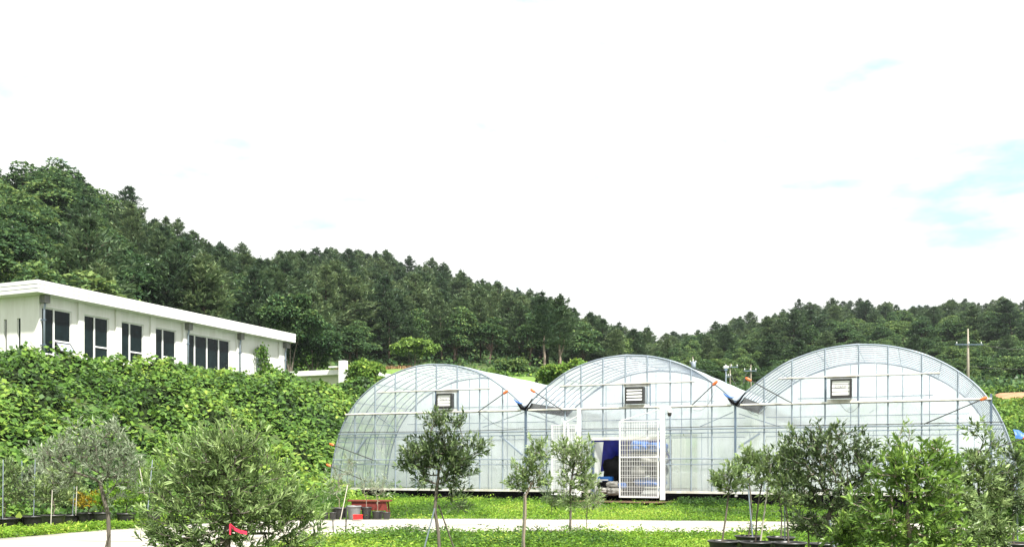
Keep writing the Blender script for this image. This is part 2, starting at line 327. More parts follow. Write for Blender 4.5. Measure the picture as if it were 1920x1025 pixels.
def rdir(n, rng=None):
    rng = rng or RNG; a = rng.normal(size=(n, 3)); return unit(a)

class Grow:
    """branches grown from tips back to the nearest wood already there"""
    def __init__(s, trunk, r0):
        s.P = [Vector(q) for q in trunk]; s.par = [-1]+list(range(len(trunk)-1)); s.cnt = [0]*len(trunk); s.r0 = r0; s.minnode = 0
    def add(s, tip, step=.16, rise=.55, wob=.12):
        A = np.array([tuple(q) for q in s.P]); t = np.array(tuple(tip)); d = A-t
        cost = np.linalg.norm(d, axis=1) + np.maximum(d[:, 2], 0)*2.0; cost[:s.minnode] += 9
        i = int(cost.argmin()); p0 = s.P[i]; L_ = (tip-p0).length; n = max(1, int(L_/step)); last = i
        side = Vector(rdir(1)[0])*L_*wob
        for k in range(1, n+1):
            q = p0.lerp(tip, k/n); u_ = k/n; q = q + side*math.sin(math.pi*u_) + Vector((0,0,-1))*L_*.12*math.sin(math.pi*u_)
            s.P.append(q); s.par.append(last); s.cnt.append(0); last = len(s.P)-1
        j = last
        while j >= 0: s.cnt[j] += 1; j = s.par[j]
        return last
    def wood(s, name, mat, parent, rt=.003, n=5, expo=.5):
        mx_ = max(s.cnt); mb = MB()
        rad = lambda i: rt + (s.r0-rt)*(s.cnt[i]/mx_)**expo
        for i in range(1, len(s.P)):
            j = s.par[i]; ra = min(rad(j), rad(i)*1.25); mb.tube([s.P[j], s.P[i]], [ra, rad(i)], n=n if rad(i) > .008 else 3, cap=False)
        return mb.build(name, mat, parent, smooth=True)

def small_tree(name, label, cat, base, trunk, blobs, ntips, lmat, leaf=(.065,.016), twig=.30, per=15, r0=.03, group=None, up=.35, wood='bark', seed=1, pix=None, six=False, extra=None):
    """trunk & blobs given as offsets (m) from the base; leaf sprays on twigs"""
    global RNG
    RNG = np.random.default_rng(seed); random.seed(seed)
    root = thing(name, label, cat, base, 0, group)
    g = Grow(trunk, r0); g.minnode = max(0, int(len(trunk)*.45))
    vol = np.array([b_[3]*b_[4]*b_[5] for b_ in blobs])**.8; vol /= vol.sum()
    tips = []
    for k in RNG.choice(len(blobs), ntips, p=vol):
        b_ = blobs[k]; d = rdir(1)[0]*RNG.random()**.42*(1.0 if RNG.random() > .16 else 1.28); tips.append(Vector((b_[0]+d[0]*b_[3], b_[1]+d[1]*b_[4], b_[2]+d[2]*b_[5])))
    c0 = Vector(trunk[-1]); tips.sort(key=lambda q: (q-c0).length)
    C = []; A = []; Nn = []; Lv = []; val = []
    for q in tips:
        i = g.add(q); j = g.par[i]; d = np.array(tuple((g.P[i]-g.P[j]).normalized()))
        d = unit(d + np.array([0,0,up]) + RNG.normal(size=3)*.25); s0 = np.array(tuple(q)) - d*twig*.35
        n = int(per*(.7+.6*RNG.random())); t_ = np.sort(RNG.random(n))
        ax1 = unit(np.cross(d, RNG.normal(size=3))); ax2 = np.cross(d, ax1); ang = RNG.random(n)*6.28
        rad = np.cos(ang)[:, None]*ax1 + np.sin(ang)[:, None]*ax2
        C.append(s0 + d*(t_*twig)[:, None] + rad*.004); A.append(d*(.55+.6*t_)[:, None] + rad*(1-.35*t_)[:, None] + RNG.normal(size=(n,3))*.12)
        Nn.append(np.tile([0,0,1.0], (n,1))*.7 + d*.4 - rad*.3 + RNG.normal(size=(n,3))*.35); Lv.append(leaf[0]*1.28*(.7+.55*RNG.random(n)))
        val.append(np.clip(.15+.5*RNG.random(n)+.35*t_*RNG.random()+.1*RNG.normal(), 0, 1))
        # the twig itself
    C = np.concatenate(C); A = np.concatenate(A); Nn = np.concatenate(Nn); Lv = np.concatenate(Lv); val = np.concatenate(val)
    V, T, a_ = leaf_arrays(C, A, Nn, Lv, Lv*leaf[1]/leaf[0], six=six, val=val)
    g.wood('trunk', M[wood], root); mesh_np('foliage', V, T, M[lmat], root, a_)
    return root

def blob_leaves(blobs, n, size, rng, inner=.55, upb=.5, flat=.5, wr=.55, six=False, valfn=None, droop=.1):
    """leaves lying shingle-like over lumpy volumes (shrubs, far crowns)"""
    ar = np.array([(b_[3]*b_[4]+b_[4]*b_[5]+b_[3]*b_[5]) for b_ in blobs]); k = rng.choice(len(blobs), n, p=ar/ar.sum()); B = np.array(blobs)[k]
    d = unit(rng.normal(size=(n,3))); d[:, 2] = np.where(d[:, 2] < -.35, -d[:, 2], d[:, 2]); rr = inner+(1-inner)*rng.random(n)**.45
    c = B[:, :3] + d*B[:, 3:6]*rr[:, None]
    nr = unit(d + [0,0,upb] + rng.normal(size=(n,3))*flat); out_ = unit(np.cross(nr, rng.normal(size=(n,3)))*.8 + d*.8 + [0,0,-droop*3])
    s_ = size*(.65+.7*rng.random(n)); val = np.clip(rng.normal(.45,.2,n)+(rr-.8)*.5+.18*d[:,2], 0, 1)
    return leaf_arrays(c, out_, nr, s_, s_*wr, six=six, val=val, droop=droop)

# ------------------------------------------------------------------ greenhouses
def fs(x):                                               # facade coordinate (m along the facade) at photo column x
    D = 37.1/(1+(x-960)*.000235); return ((x-960)*D/F-GO.x)/EX.x
def fd(x): return 37.1/(1+(x-960)*.000235)
def fz(x, y): return EYE+(HY-y)*fd(x)/F
HALF_OUT = [(0,5.66),(.8,5.60),(1.6,5.41),(2.4,5.08),(3.1,4.64),(3.66,4.12),(4.15,3.42),(4.5,2.6),(4.72,1.7),(4.85,.66)]
HALF_IN = [(0,5.66),(.8,5.60),(1.6,5.41),(2.4,5.08),(3.1,4.62),(3.6,4.22),(3.97,3.86)]
def catm(P, k=4):
    P = [Vector((a_, 0, b_)) for a_, b_ in P]; o = []
    for i in range(len(P)-1):
        a_ = P[max(i-1,0)]; b_ = P[i]; c = P[i+1]; d = P[min(i+2, len(P)-1)]
        for j in range(k): t_ = j/k; o.append(.5*((2*b_)+(c-a_)*t_+(2*a_-5*b_+4*c-d)*t_*t_+(3*b_-a_-3*c+d)*t_**3))
    return [(q.x, q.z) for q in o+[P[-1]]]
def profile(lo, ro, scale=1.0, dz=0.0):
    l_ = catm(HALF_OUT if lo else HALF_IN); r_ = catm(HALF_OUT if ro else HALF_IN)
    l_ = [(-a_, b_) for a_, b_ in l_][::-1]; P = l_[:-1]+r_
    return [(a_*scale, (b_-.66)*scale+.66+dz) for a_, b_ in P]
def arch_z(P, x): return float(np.interp(x, [q[0] for q in P], [q[1] for q in P]))

GH = []
INNER = 4.4; LEN = 27.0
def film_loft(P, y0, y1, ny_=30, lift=.03):
    v_ = []; f_ = []; k = len(P)
    for j in range(ny_+1):
        y_ = y0+(y1-y0)*j/ny_
        for i, (a_, b_) in enumerate(P):
            n1 = P[min(i+1,k-1)]; n0 = P[max(i-1,0)]; tx, tz_ = n1[0]-n0[0], n1[1]-n0[1]; l_ = math.hypot(tx, tz_)
            sag = lift + .012*math.sin(j*1.7+i*.6); v_.append((a_-tz_/l_*sag, y_, b_+tx/l_*sag-ZB))
    for j in range(ny_):
        for i in range(k-1): f_.append((j*k+i, j*k+i+1, (j+1)*k+i+1, (j+1)*k+i))
    return np.array(v_), np.array(f_)
def gable(P, y_, zb, holes=()):
    mb = MB(); xs_ = sorted(set([q[0] for q in P]+[h for hh in holes for h in hh[:2]]+list(np.arange(math.ceil(P[0][0]), P[-1][0], .5))))
    for a_, b_ in zip(xs_[:-1], xs_[1:]):
        m_ = (a_+b_)/2; z0 = zb
        for h in holes:
            if h[0] <= m_ <= h[1]: z0 = h[2]
        wv = lambda q: .02*math.sin(q*5.1)
        mb.quad((a_, y_+wv(a_), z0-ZB), (b_, y_+wv(b_), z0-ZB), (b_, y_, arch_z(P, b_)-ZB), (a_, y_, arch_z(P, a_)-ZB))
    return mb

def greenhouse(idx, sr, lo, ro, label, posts_px, vent_px, door=None):
    base = GO + EX*sr; root = thing('greenhouse', label, 'greenhouse', (base.x, base.y, ZB), -TH, 'joined arched plastic greenhouses')
    P = profile(lo, ro); Pi = profile(lo, ro, .975, -.05)
    lx = lambda x: fs(x)-sr
    # hoops
    n = int(LEN/.62); first = None
    hb = MB(); hb.tube([(a_, 0, b_-ZB) for a_, b_ in P], .017, n=5)
    for i in range(n+1):
        if i == 0:
            fb = MB(); fb.tube([(a_, 0, b_-ZB) for a_, b_ in P], .032, n=6); fb.build('front_arch', M['steel_light'], root, smooth=True); continue
        if first is None: first = hb.build('hoop', M['steel'], root, smooth=True); o = first
        else: o = first.copy(); COL.objects.link(o)
        o.location = (0, i*.62, 0)
    # purlins along the depth
    for a_ in (-3.55, -2.6, -1.3, 0, 1.3, 2.6, 3.55):
        z_ = arch_z(P, a_)-ZB-.035; MB().tube([(a_, 0.02, z_), (a_, LEN, z_)], .014, n=5).build('purlin', M['steel'], root)
    for a_, b_ in ((P[0] if lo else None, -1), (P[-1] if ro else None, 1)):
        if a_:
            for z_ in (1.7, 2.6, 3.42):
                xx = {1.7:4.72, 2.6:4.5, 3.42:4.15}[z_]*b_ - .03*b_
                MB().tube([(xx, .02, z_-ZB), (xx, LEN, z_-ZB)], .015, n=5).build('purlin', M['steel'], root)
    # films
    v_, f_ = film_loft(P, 0, LEN); mesh_np('roof_film', v_, f_, M['film_roof'], root, smooth=True)
    holes = [door] if door else []
    vx0, vx1, vz0, vz1 = vent_px; vx0, vx1 = lx(vx0), lx(vx1)
    gable(P, -.005, .66, holes).build('front_film', M['film_front'], root)
    gable(P, LEN, .66).build('rear_film', M['film_inner'], root)
    v_, f_ = film_loft(Pi, INNER, LEN-1, 24, lift=.0); mesh_np('inner_tunnel_film', v_, f_, M['film_inner'], root, smooth=True)
    gable(Pi, INNER, .66, [(-1.7, 1.7, 2.9)] if door else []).build('inner_gable_film', M['film_inner'], root)
    for sx, fl in ((-1, lo), (1, ro)):
        if fl: continue
        cb = MB(); n2 = 40
        for j in range(n2):
            y0, y1 = INNER+j*(LEN-INNER)/n2, INNER+(j+1)*(LEN-INNER)/n2; w0, w1 = .05*math.sin(j*2.3), .05*math.sin((j+1)*2.3)
            cb.quad((sx*3.85+w0, y0, .66-ZB), (sx*3.85+w1, y1, .66-ZB), (sx*3.85, y1, 3.5-ZB), (sx*3.85, y0, 3.5-ZB))
        cb.build('side_curtain', M['film_curtain'], root)
    # inner frame (second gable)
    MB().tube([(a_, INNER, b_-ZB) for a_, b_ in Pi], .03, n=6).build('inner_arch', M['steel'], root, smooth=True)
    for a_ in np.linspace(-3.2, 3.2, 8 if idx != 1 else 7):
        zt = arch_z(Pi, a_); z0 = .5 if not (door and abs(a_) < 1.7) else 2.9
        MB().tube([(a_, INNER-.02, z0-ZB), (a_, INNER-.02, zt-ZB)], .014, n=5).build('inner_post', M['steel'], root)
    for z_ in (4.2, 3.5, 2.75):
        xx = 3.6 if z_ < 3.6 else 2.4; MB().tube([(-xx, INNER-.03, z_-ZB), (xx, INNER-.03, z_-ZB)], .016, n=5).build('inner_rail', M['steel'], root)
    for sx in (-1, 1):
        for j in range(4):
            y0 = INNER+j*5; MB().tube([(sx*3.7, y0, 2.9-ZB), (sx*1.2, y0+1.5, 4.7-ZB)], .013, n=5).build('brace', M['steel'], root)
            MB().tube([(sx*.2, y0, 3.6-ZB), (sx*2.2, y0+.2, 4.9-ZB)], .011, n=5).build('brace', M['steel'], root)
            MB().tube([(-3.85, y0+.1, 3.3-ZB), (3.85, y0+.1, 3.3-ZB)], .014, n=5).build('tie_bar', M['steel'], root)
    # facade posts
    for k, x in enumerate(posts_px):
        a_ = lx(x)
        if abs(a_) > 4.6: continue
        zt = arch_z(P, a_) if abs(a_) < 3.9 else 3.9; z0 = .66
        if door and door[0] < a_ < door[1]: z0 = door[2]
        big = abs(abs(a_)-4) < .25
        MB().tube([(a_, -.03, z0-ZB), (a_, -.03, zt-ZB)], .05 if big else .028, n=6 if not big else 4).build('post', M['steel_light'] if not big else M['steel'], root)
    xl_, xr_ = (-4.15 if lo else -3.95), (4.15 if ro else 3.95)
    # rails across the facade
    def rail(a0, a1, z_, r_, mt, y_=-.055, sag=0): 
        k = 12; MB().tube([(a0+(a1-a0)*j/k, y_, z_-ZB-sag*math.sin(math.pi*j/k)) for j in range(k+1)], r_, n=5).build('rail', M[mt], root)
    rail(-2.55, 2.55, 4.62, .022, 'rail_white'); rail(-2.55, 2.55, 4.58, .008, 'dark_rod', -.07)
    rail(xl_+.1, xr_-.1, 3.74, .034, 'rail_white', -.075); rail(xl_+.1, xr_-.1, 3.695, .010, 'dark_rod', -.09)
    xo = 4.40
    L2, R2 = (-xo if lo else -3.95), (xo if ro else 3.95)
    rail(L2, R2, 3.00, .014, 'dark_rod', -.07, .02); rail(L2, R2, 2.92, .030, 'steel_light', -.06); rail(L2, R2, 2.78, .014, 'steel')
    dl, dr = (door[0], door[1]) if door else (0, 0)
    for z_, r_, mt in ((1.86,.022,'steel_light'), (1.66,.018,'steel_light')):
        a0, a1 = (-4.66 if lo else -3.95), (4.66 if ro else 3.95)
        if door: rail(a0, dl-.05, z_, r_, mt); rail(dr+.05, a1, z_, r_, mt)
        else: rail(a0, a1, z_, r_, mt)
    a0, a1 = (-4.85 if lo else -3.97), (4.85 if ro else 3.97)
    segs = [(a0, dl-.03), (dr+.03, a1)] if door else [(a0, a1)]
    for q0, q1 in segs:
        MB().box(q0, q1, -.07, .0, .62-ZB, .70-ZB).build('sill_rail', M['rail_white'], root)
        MB().box(q0+.02, q1-.02, .0, .03, -.32, .617-ZB).build('base_strip', M['black_sheet'], root)  # black strip filling the band below the sill rail
    if lo or ro:
        sx = -1 if lo else 1; MB().box(min(sx*4.83, sx*4.86), max(sx*4.83, sx*4.86), .05, LEN, -.32, .66-ZB).build('base_strip', M['black_sheet'], root)  # same black strip along the foot of the outer side
    # vertical film clips/short intermediate uprights between main posts in the lower band
    for x0, x1 in zip(posts_px[:-1], posts_px[1:]):
        a_ = (lx(x0)+lx(x1))/2
        if door and door[0]-.3 < a_ < door[1]+.3: continue
        MB().tube([(a_, .03, .66-ZB), (a_, .03, 2.78-ZB)], .010, n=4).build('glazing_bar', M['steel'], root)
    # exhaust fan: frame, slats, two mounting boards
    cxv, wv_ = (vx0+vx1)/2, (vx1-vx0)
    fr = MB()
    for q in ((vx0, vx0+.045, vz0, vz1), (vx1-.055, vx1, vz0, vz1), (vx0+.045, vx1-.055, vz1-.045, vz1), (vx0+.045, vx1-.055, vz0, vz0+.09)):
        fr.box(q[0], q[1], -.30, -.06, q[2]-ZB, q[3]-ZB)
    fr.box(vx0+.045, vx1-.055, -.08, -.065, vz0+.09-ZB, vz1-.045-ZB)
    fan = fr.build('exhaust_fan', M['black_plastic'], root)
    hgt = (vz1-vz0-.145)/4
    for k in range(4):
        z0 = vz0+.095+k*hgt; opn = .35 if idx == 1 else .06
        sl = MB(); th_ = .006; h_ = hgt*(.70 if idx == 1 else .84); dy = h_*opn
        x0, x1 = vx0+.055, vx1-.065; zt = z0+hgt-.012
        sl.quad((x0, -.26-dy, zt-h_-ZB), (x1, -.26-dy, zt-h_-ZB), (x1, -.26, zt-ZB), (x0, -.26, zt-ZB)).quad((x0, -.25, zt-ZB), (x1, -.25, zt-ZB), (x1, -.25-dy, zt-h_-ZB), (x0, -.25-dy, zt-h_-ZB))
        s_ = sl.build('louvre_slat', M['frame_white'], fan)
        if k == 2 and idx != 1:
            cu = bpy.data.curves.new('lettering', 'FONT'); cu.body = 'Dong Kun'; cu.size = hgt*.72; cu.align_x = 'CENTER'; cu.align_y = 'CENTER'; cu.extrude = .001
            tf = bpy.data.objects.new('lettering_font', cu); COL.objects.link(tf); bpy.context.view_layer.update(); tm = bpy.data.meshes.new_from_object(tf); bpy.data.objects.remove(tf); to = bpy.data.objects.new('lettering', tm); COL.objects.link(to); to.parent = fan; to.rotation_euler = (R(90), 0, 0)
            to.location = ((x0+x1)/2, -.285, zt-h_/2-ZB); tm.materials.clear(); tm.materials.append(M['ink'])
    for z0, z1 in ((vz0-.16, vz0-.02), (vz1+.03, vz1+.15)):
        MB().box(vx0-.12, vx1+.14, -.05, -.032, z0-ZB, z1-ZB).build('mounting_board', M['rail_white'], root)
    for a_ in (vx0-.16, vx1+.17): MB().tube([(a_, -.045, 3.75-ZB), (a_, -.045, 4.6-ZB)], .02, n=5).build('fan_post', M['steel'], root)
    return root, lx, P

gh1, lx1, P1 = greenhouse(0, -4.0, True, False, 'leftmost arched clear plastic greenhouse beside the vine covered bank', [666,704,742,781,819,858,900,943,986], (824,853,fz(838,766),fz(838,738)))
gh2, lx2, P2 = greenhouse(1, 4.0, False, False, 'middle arched plastic greenhouse with the open doorway and white mesh gates', [1025,1060,1090,1131,1173,1214,1257,1296,1335], (1176,1211,fz(1193,757),fz(1193,726)), door=(fs(1113)-4, fs(1240)-4, 2.56))
gh3, lx3, P3 = greenhouse(2, 12.0, False, True, 'largest looking rightmost arched plastic greenhouse behind the potted trees', [1379,1433,1485,1547,1610,1665,1728,1796,1858], (1558,1598,fz(1578,747),fz(1578,711)))
# winder rods with orange motors, cables, gutters
def rod(root, lx, p0, p1, cap_at=0, y_=-.18):
    a_ = Vector((lx(p0[0]), y_, fz(*p0)-ZB)); b_ = Vector((lx(p1[0]), y_, fz(*p1)-ZB))
    o = MB().tube([a_, b_], .019, n=5).build('winder_rod', M['dark_rod'], root)
    d = (b_-a_).normalized(); MB().tube([a_-d*.2, a_-d*.13, a_-d*.02, a_+d*.02], [.035,.055,.052,.028], n=8).build('motor_cap', M['orange'], o)
rod(gh1, lx1, (948,738), (900,772)); rod(gh1, lx1, (630,834), (704,862)); rod(gh1, lx1, (624,873), (692,902))
rod(gh2, lx2, (1006,735), (1058,770)); rod(gh2, lx2, (1339,722), (1299,760)); rod(gh3, lx3, (1409,714), (1486,756)); rod(gh3, lx3, (1838,750), (1732,795)); rod(gh3, lx3, (1918,822), (1800,860))
for root, lx, sag in ((gh1, lx1, [(900,772,990,800)]), (gh2, lx2, [(1010,768,1058,768),(1345,728,1300,768)]), (gh3, lx3, [(1395,760,1440,762),(1575,756,1615,754)])):
    for x0, y0, x1, y1 in sag:
        a_ = Vector((lx(x0), -.14, fz(x0,y0)-ZB)); b_ = Vector((lx(x1), -.14, fz(x1,y1)-ZB))
        MB().tube([a_.lerp(b_, t_/10)+Vector((0,0,-.32*math.sin(math.pi*t_/10))) for t_ in range(11)], .008, n=4).build('cable', M['dark_rod'], root)
for root, lx, q in ((gh1, lx1, (905,800,985,771)), (gh1, lx1, (704,778,743,806)), (gh2, lx2, (1374,772,1310,800)), (gh2, lx2, (990,775,1060,800)), (gh3, lx3, (1385,775,1470,802))):
    MB().tube([(lx(q[0]), .04, fz(q[0],q[1])-ZB), (lx(q[2]), .04, fz(q[2],q[3])-ZB)], .016, n=5).build('brace', M['steel'], root)
for root, sx in ((gh1, 1), (gh2, 1)):
    g_ = MB(); pr = [(-.30, .28), (-.14, .02), (.14, .02), (.30, .28)]
    for (a0, b0), (a1, b1) in zip(pr[:-1], pr[1:]):
        g_.quad((4+a0, -.12, 3.72+b0-ZB), (4+a1, -.12, 3.72+b1-ZB), (4+a1, LEN, 3.72+b1-ZB), (4+a0, LEN, 3.72+b0-ZB))
    gt = g_.build('gutter', M['black_sheet'], root)
    e_ = MB(); e_.tube([(4-.24,-.13,3.98-ZB),(4-.1,-.15,3.82-ZB),(4+.03,-.16,3.76-ZB),(4+.16,-.14,3.90-ZB),(4+.34,-.12,4.18-ZB)], [.02,.045,.06,.035,.015], n=7); e_.build('gutter_wrap', M['black_sheet'], gt, smooth=True)
    MB().tube([(4-.42,-.12,4.16-ZB),(4-.30,-.13,4.05-ZB),(4-.16,-.13,3.99-ZB),(4-.06,-.12,4.0-ZB)], [.012,.035,.03,.012], n=6).build('blue_sheet', M['bright_blue'], gt, smooth=True)
# knee plates on the gutter posts
MB().tube([(lx1(938), -.04, fz(938,816)-ZB), (lx1(980), -.04, fz(980,852)-ZB)], .045, n=4).build('knee_brace', M['steel_light'], gh1)
MB().tube([(lx1(688), -.04, fz(688,820)-ZB), (lx1(668), -.04, fz(668,850)-ZB)], .045, n=4).build('knee_brace', M['steel_light'], gh1)
MB().tube([(lx3(1425), -.04, fz(1425,812)-ZB), (lx3(1385), -.04, fz(1385,838)-ZB)], .045, n=4).build('knee_brace', M['steel_light'], gh3)

# gates, gate posts (parts of the middle greenhouse)
def P2g(x, y): return lx2(x), fz(x, y)-ZB
for x, y0, y1, wd in ((1091.5,768,931,.13), (1246.5,765,936,.16)):
    a_, z0 = P2g(x, y1); z1 = P2g(x, y0)[1]; MB().box(a_-wd/2, a_+wd/2, -.42, -.42+wd, max(z0,-.2), z1).build('gate_post', M['frame_white'], gh2, bevel=.008)
def gate_leaf(x0, x1, y0, y1, yy, midy):
    a0, a1 = lx2(x0), lx2(x1); z0, z1 = P2g(x0, y1)[1], P2g(x0, y0)[1]; zm = P2g(x0, midy)[1]; t_ = .038
    fr = MB()
    for q in ((a0, a0+t_, z0, z1), (a1-t_, a1, z0, z1)): fr.box(q[0], q[1], yy, yy+.04, q[2], q[3])
    for z_ in (z0, zm, z1-t_): fr.box(a0+t_, a1-t_, yy, yy+.04, z_, z_+t_)
    o = fr.build('gate_leaf', M['frame_white'], gh2)
    n = int((a1-a0)/.062); wv_ = MB()
    for k in range(1, n): q = a0+(a1-a0)*k/n; wv_.tube([(q, yy+.015, z0), (q, yy+.015, z1)], .0075, n=4, cap=False)
    k = 0; z_ = z0+.05
    while z_ < z1: wv_.tube([(a0, yy+.028, z_), (a1, yy+.028, z_)], .0075, n=4, cap=False); k += 1; z_ += .17 if k % 5 else .07
    wv_.build('wire_mesh', M['frame_white'], o)
    for z_ in (z0+.3, (z0+z1)/2, z1-.3): MB().tube([(a1, yy+.02, z_-.05), (a1, yy+.02, z_+.05)], .03, n=6).build('hinge', M['steel_light'], o)
    return o
gate_leaf(1168, 1241, 790, 931, -.50, 858); gate_leaf(1043, 1089, 797, 926, -.52, 862)
a_, z_ = P2g(1068, 795); MB().box(a_-.03, a_+.03, -.60, -.56, P2g(1068,930)[1], z_+.12).build('gate_bar', M['frame_white'], gh2)
MB().box(lx2(1075)-.02, lx2(1075)+.02, -.60, -.56, P2g(1068,930)[1], z_+.02).build('gate_bar', M['frame_white'], gh2)
MB().tube([(lx2(1170), -.44, fz(1170,789)-ZB), (lx2(1240), -.44, fz(1240,769)-ZB)], .016, n=5).build('gate_stay', M['frame_white'], gh2)
MB().tube([(lx2(1068), -.5, fz(1068,792)-ZB), (lx2(1090), -.44, fz(1090,780)-ZB)], .016, n=5).build('gate_stay', M['frame_white'], gh2)
# door frame of the opening
for x in (1111, 1114): MB().box(lx2(x)-.02, lx2(x)+.02, -.10, -.02, .5-ZB, 2.56-ZB).build('door_jamb', M['steel'], gh2)
MB().box(lx2(1110), lx2(1243), -.11, -.03, 2.56-ZB, 2.66-ZB).build('door_lintel', M['rail_white'], gh2)
pd = MB(); pd.quad((lx2(1115), .0, .55-ZB), (lx2(1118), .25, .55-ZB), (lx2(1127), .3, 2.5-ZB), (lx2(1115), .0, 2.5-ZB)); pd.build('door_flap', M['film_curtain'], gh2)
# security camera on its arm: stands on the gate post
c0 = GO+EX*4.0
def loc2(a_, y_, z_): q = c0+EX*a_+VY*y_; return Vector((q.x, q.y, z_))
cw = loc2(lx2(1246), -.36, fz(1246,767))
scam = thing('security_camera', 'black domed security camera on a white arm above the right gate post', 'camera', cw, -TH)
MB().box(-.18, .30, -.03, .03, 0, .05).build('arm', M['frame_white'], scam); MB().box(-.14,-.06,-.05,.05,.052,.12).build('junction_box', M['frame_white'], scam)
xx = .27
MB().lathe([(.0,.0),(.08,.0),(.085,-.08),(.08,-.14)], 14, (xx,0,0)).build('housing', M['frame_white'], scam, smooth=True)
MB().lathe([(.078,-.14),(.076,-.2),(.055,-.26),(.0,-.285)], 14, (xx,0,0)).build('dome', M['black_plastic'], scam, smooth=True)

# things inside the doorway
def lump_mesh(name, mat, parent, c, r_, seed, amp=.3, n=28):
    rs = np.random.default_rng(seed); mb = MB(); V = []
    for i in range(n//2+1):
        th_ = math.pi*i/(n//2)
        for k in range(n):
            ph = 2*math.pi*k/n; d = np.array([math.sin(th_)*math.cos(ph), math.sin(th_)*math.sin(ph), math.cos(th_)])
            d = d/np.linalg.norm(d, ord=4); q = 1+amp*float(fbm(d[0]*2.2+seed, d[1]*2.2, d[2]*2.2+3))+.07*float(fbm(d[0]*7+seed, d[1]*7, d[2]*7+3)); V.append((c[0]+d[0]*r_[0]*q, c[1]+d[1]*r_[1]*q, c[2]+d[2]*r_[2]*q))
    mb.v = V; mb.f = [(i*n+k, (i+1)*n+k, (i+1)*n+(k+1) % n, i*n+(k+1) % n) for i in range(n//2) for k in range(n)]
    return mb.build(name, mat, parent, smooth=True)
def inbox(name, label, cat, mat, x0, x1, y0, y1, dep, dy0, seed=0, lump=False):
    a0, a1 = lx2(x0), lx2(x1); zt, z0 = fz(x0, y0), fz(x0, y1); b_ = loc2((a0+a1)/2, dep, z0); o = None
    w2 = (a1-a0)/2
    if lump: o = lump_mesh(name, mat, None, (0,0,(zt-z0)*.5), (w2, dy0/2, (zt-z0)*.5), seed)
    else: o = MB().box(-w2, w2, -dy0/2, dy0/2, 0, zt-z0).build(name, mat, bevel=.01)
    o.location = b_; o.rotation_euler = (0,0,-TH); return tag(o, label, cat)
tb = MB(); ns_ = 8
for i in range(ns_):
    for j in range(ns_):
        g = lambda u_, v2: (-1.25+2.9*u_, 1.2+1.0*v2+.06*math.sin(9*u_+4*v2), 2.62-1.15*v2+ .06*math.sin(7*u_)*v2 + .35*(u_-.35)*v2)
        tb.quad(g(i/ns_, j/ns_), g((i+1)/ns_, j/ns_), g((i+1)/ns_, (j+1)/ns_), g(i/ns_, (j+1)/ns_))
o = tb.build('blue_tarp', M['blue_tarp'], smooth=True); o.location = loc2(lx2(1150), 0, 0); o.rotation_euler = (0,0,-TH)
tag(o, 'dark blue tarpaulin hanging inside the open greenhouse doorway', 'tarpaulin')
inbox('covered_heap', 'tall black sheeted heap just inside the open doorway', 'heap', M['black_sheet'], 1110, 1158, 856, 930, 1.7, 1.1, 3, True)  # heap enlarged as a black backing to darken the doorway
inbox('black_sack', 'black plastic sack slumped low in the doorway by the mesh gate', 'sack', M['black_sheet'], 1138, 1185, 876, 930, 1.5, .9, 5, True)
for k, (x0, x1, y0, y1, dp, mt, lb) in enumerate([
    (1116,1142,893,901,.35,'bright_blue','blue and white carton on top of the rubbish pile in the doorway'),
    (1118,1138,903,912,.30,'black_sheet','black box under the blue carton in the doorway'),
    (1134,1156,902,914,.25,'sack','pale folded sack right of the blue carton in the doorway'),
    (1120,1146,913,924,.10,'sack','crumpled pale sack at the front of the rubbish pile'),
    (1140,1165,914,927,.0,'sack','flattened grey white sack lying at the doorway threshold'),
    (1150,1168,905,915,.5,'bright_blue','blue bag tucked behind the pale sacks beside the mesh gate')]):
    lump = mt == 'sack'; o = inbox('carton' if k == 0 else 'box' if k == 1 else 'rubbish_sack', lb, 'carton' if k == 0 else 'box' if k == 1 else 'sack', M[mt], x0, x1, y0, y1, dp, .45, k+11, lump or k == 5)
    if k == 0: MB().box(-.2,.2,-.235,-.232,.02,.06).build('white_band', M['frame_white'], o)
for k, (x0, x1, y0, y1, mt, lb) in enumerate([
    (1172,1206,826,846,'bright_blue','left blue covered bale on top of the rack behind the mesh gate'), (1208,1238,828,848,'bright_blue','right blue covered bale on top of the rack behind the mesh gate'),
    (1172,1190,848,872,'black_sheet','black bale under the left blue bale behind the gate'), (1192,1238,850,870,'sack','pale sack in the middle of the rack behind the gate'),
    (1174,1204,872,892,'sack','pale low sack left in the rack behind the mesh gate'), (1206,1238,872,892,'black_sheet','black bale right in the rack behind the mesh gate'),
    (1180,1236,894,912,'bright_blue','long blue bale on the lowest level behind the mesh gate')]):
    inbox('bale' if mt != 'sack' else 'stored_sack', lb, 'bale' if mt != 'sack' else 'sack', M[mt], x0, x1, y0, y1, .9, .8, 30+k, True)
rk = thing('storage_rack', 'dark metal rack holding bales behind the mesh gate', 'rack', loc2(lx2(1205), .9, .5), -TH)
for sx in (-.72, .72):
    for sy in (-.45, .45): MB().box(sx-.025, sx+.025, sy-.025, sy+.025, 0, 2.1).build('upright', M['dark_rod'], rk)
for z_ in (.22, .62, 1.1, 1.58): MB().box(-.7, .7, -.42, .42, z_, z_+.03).build('shelf', M['dark_rod'], rk)
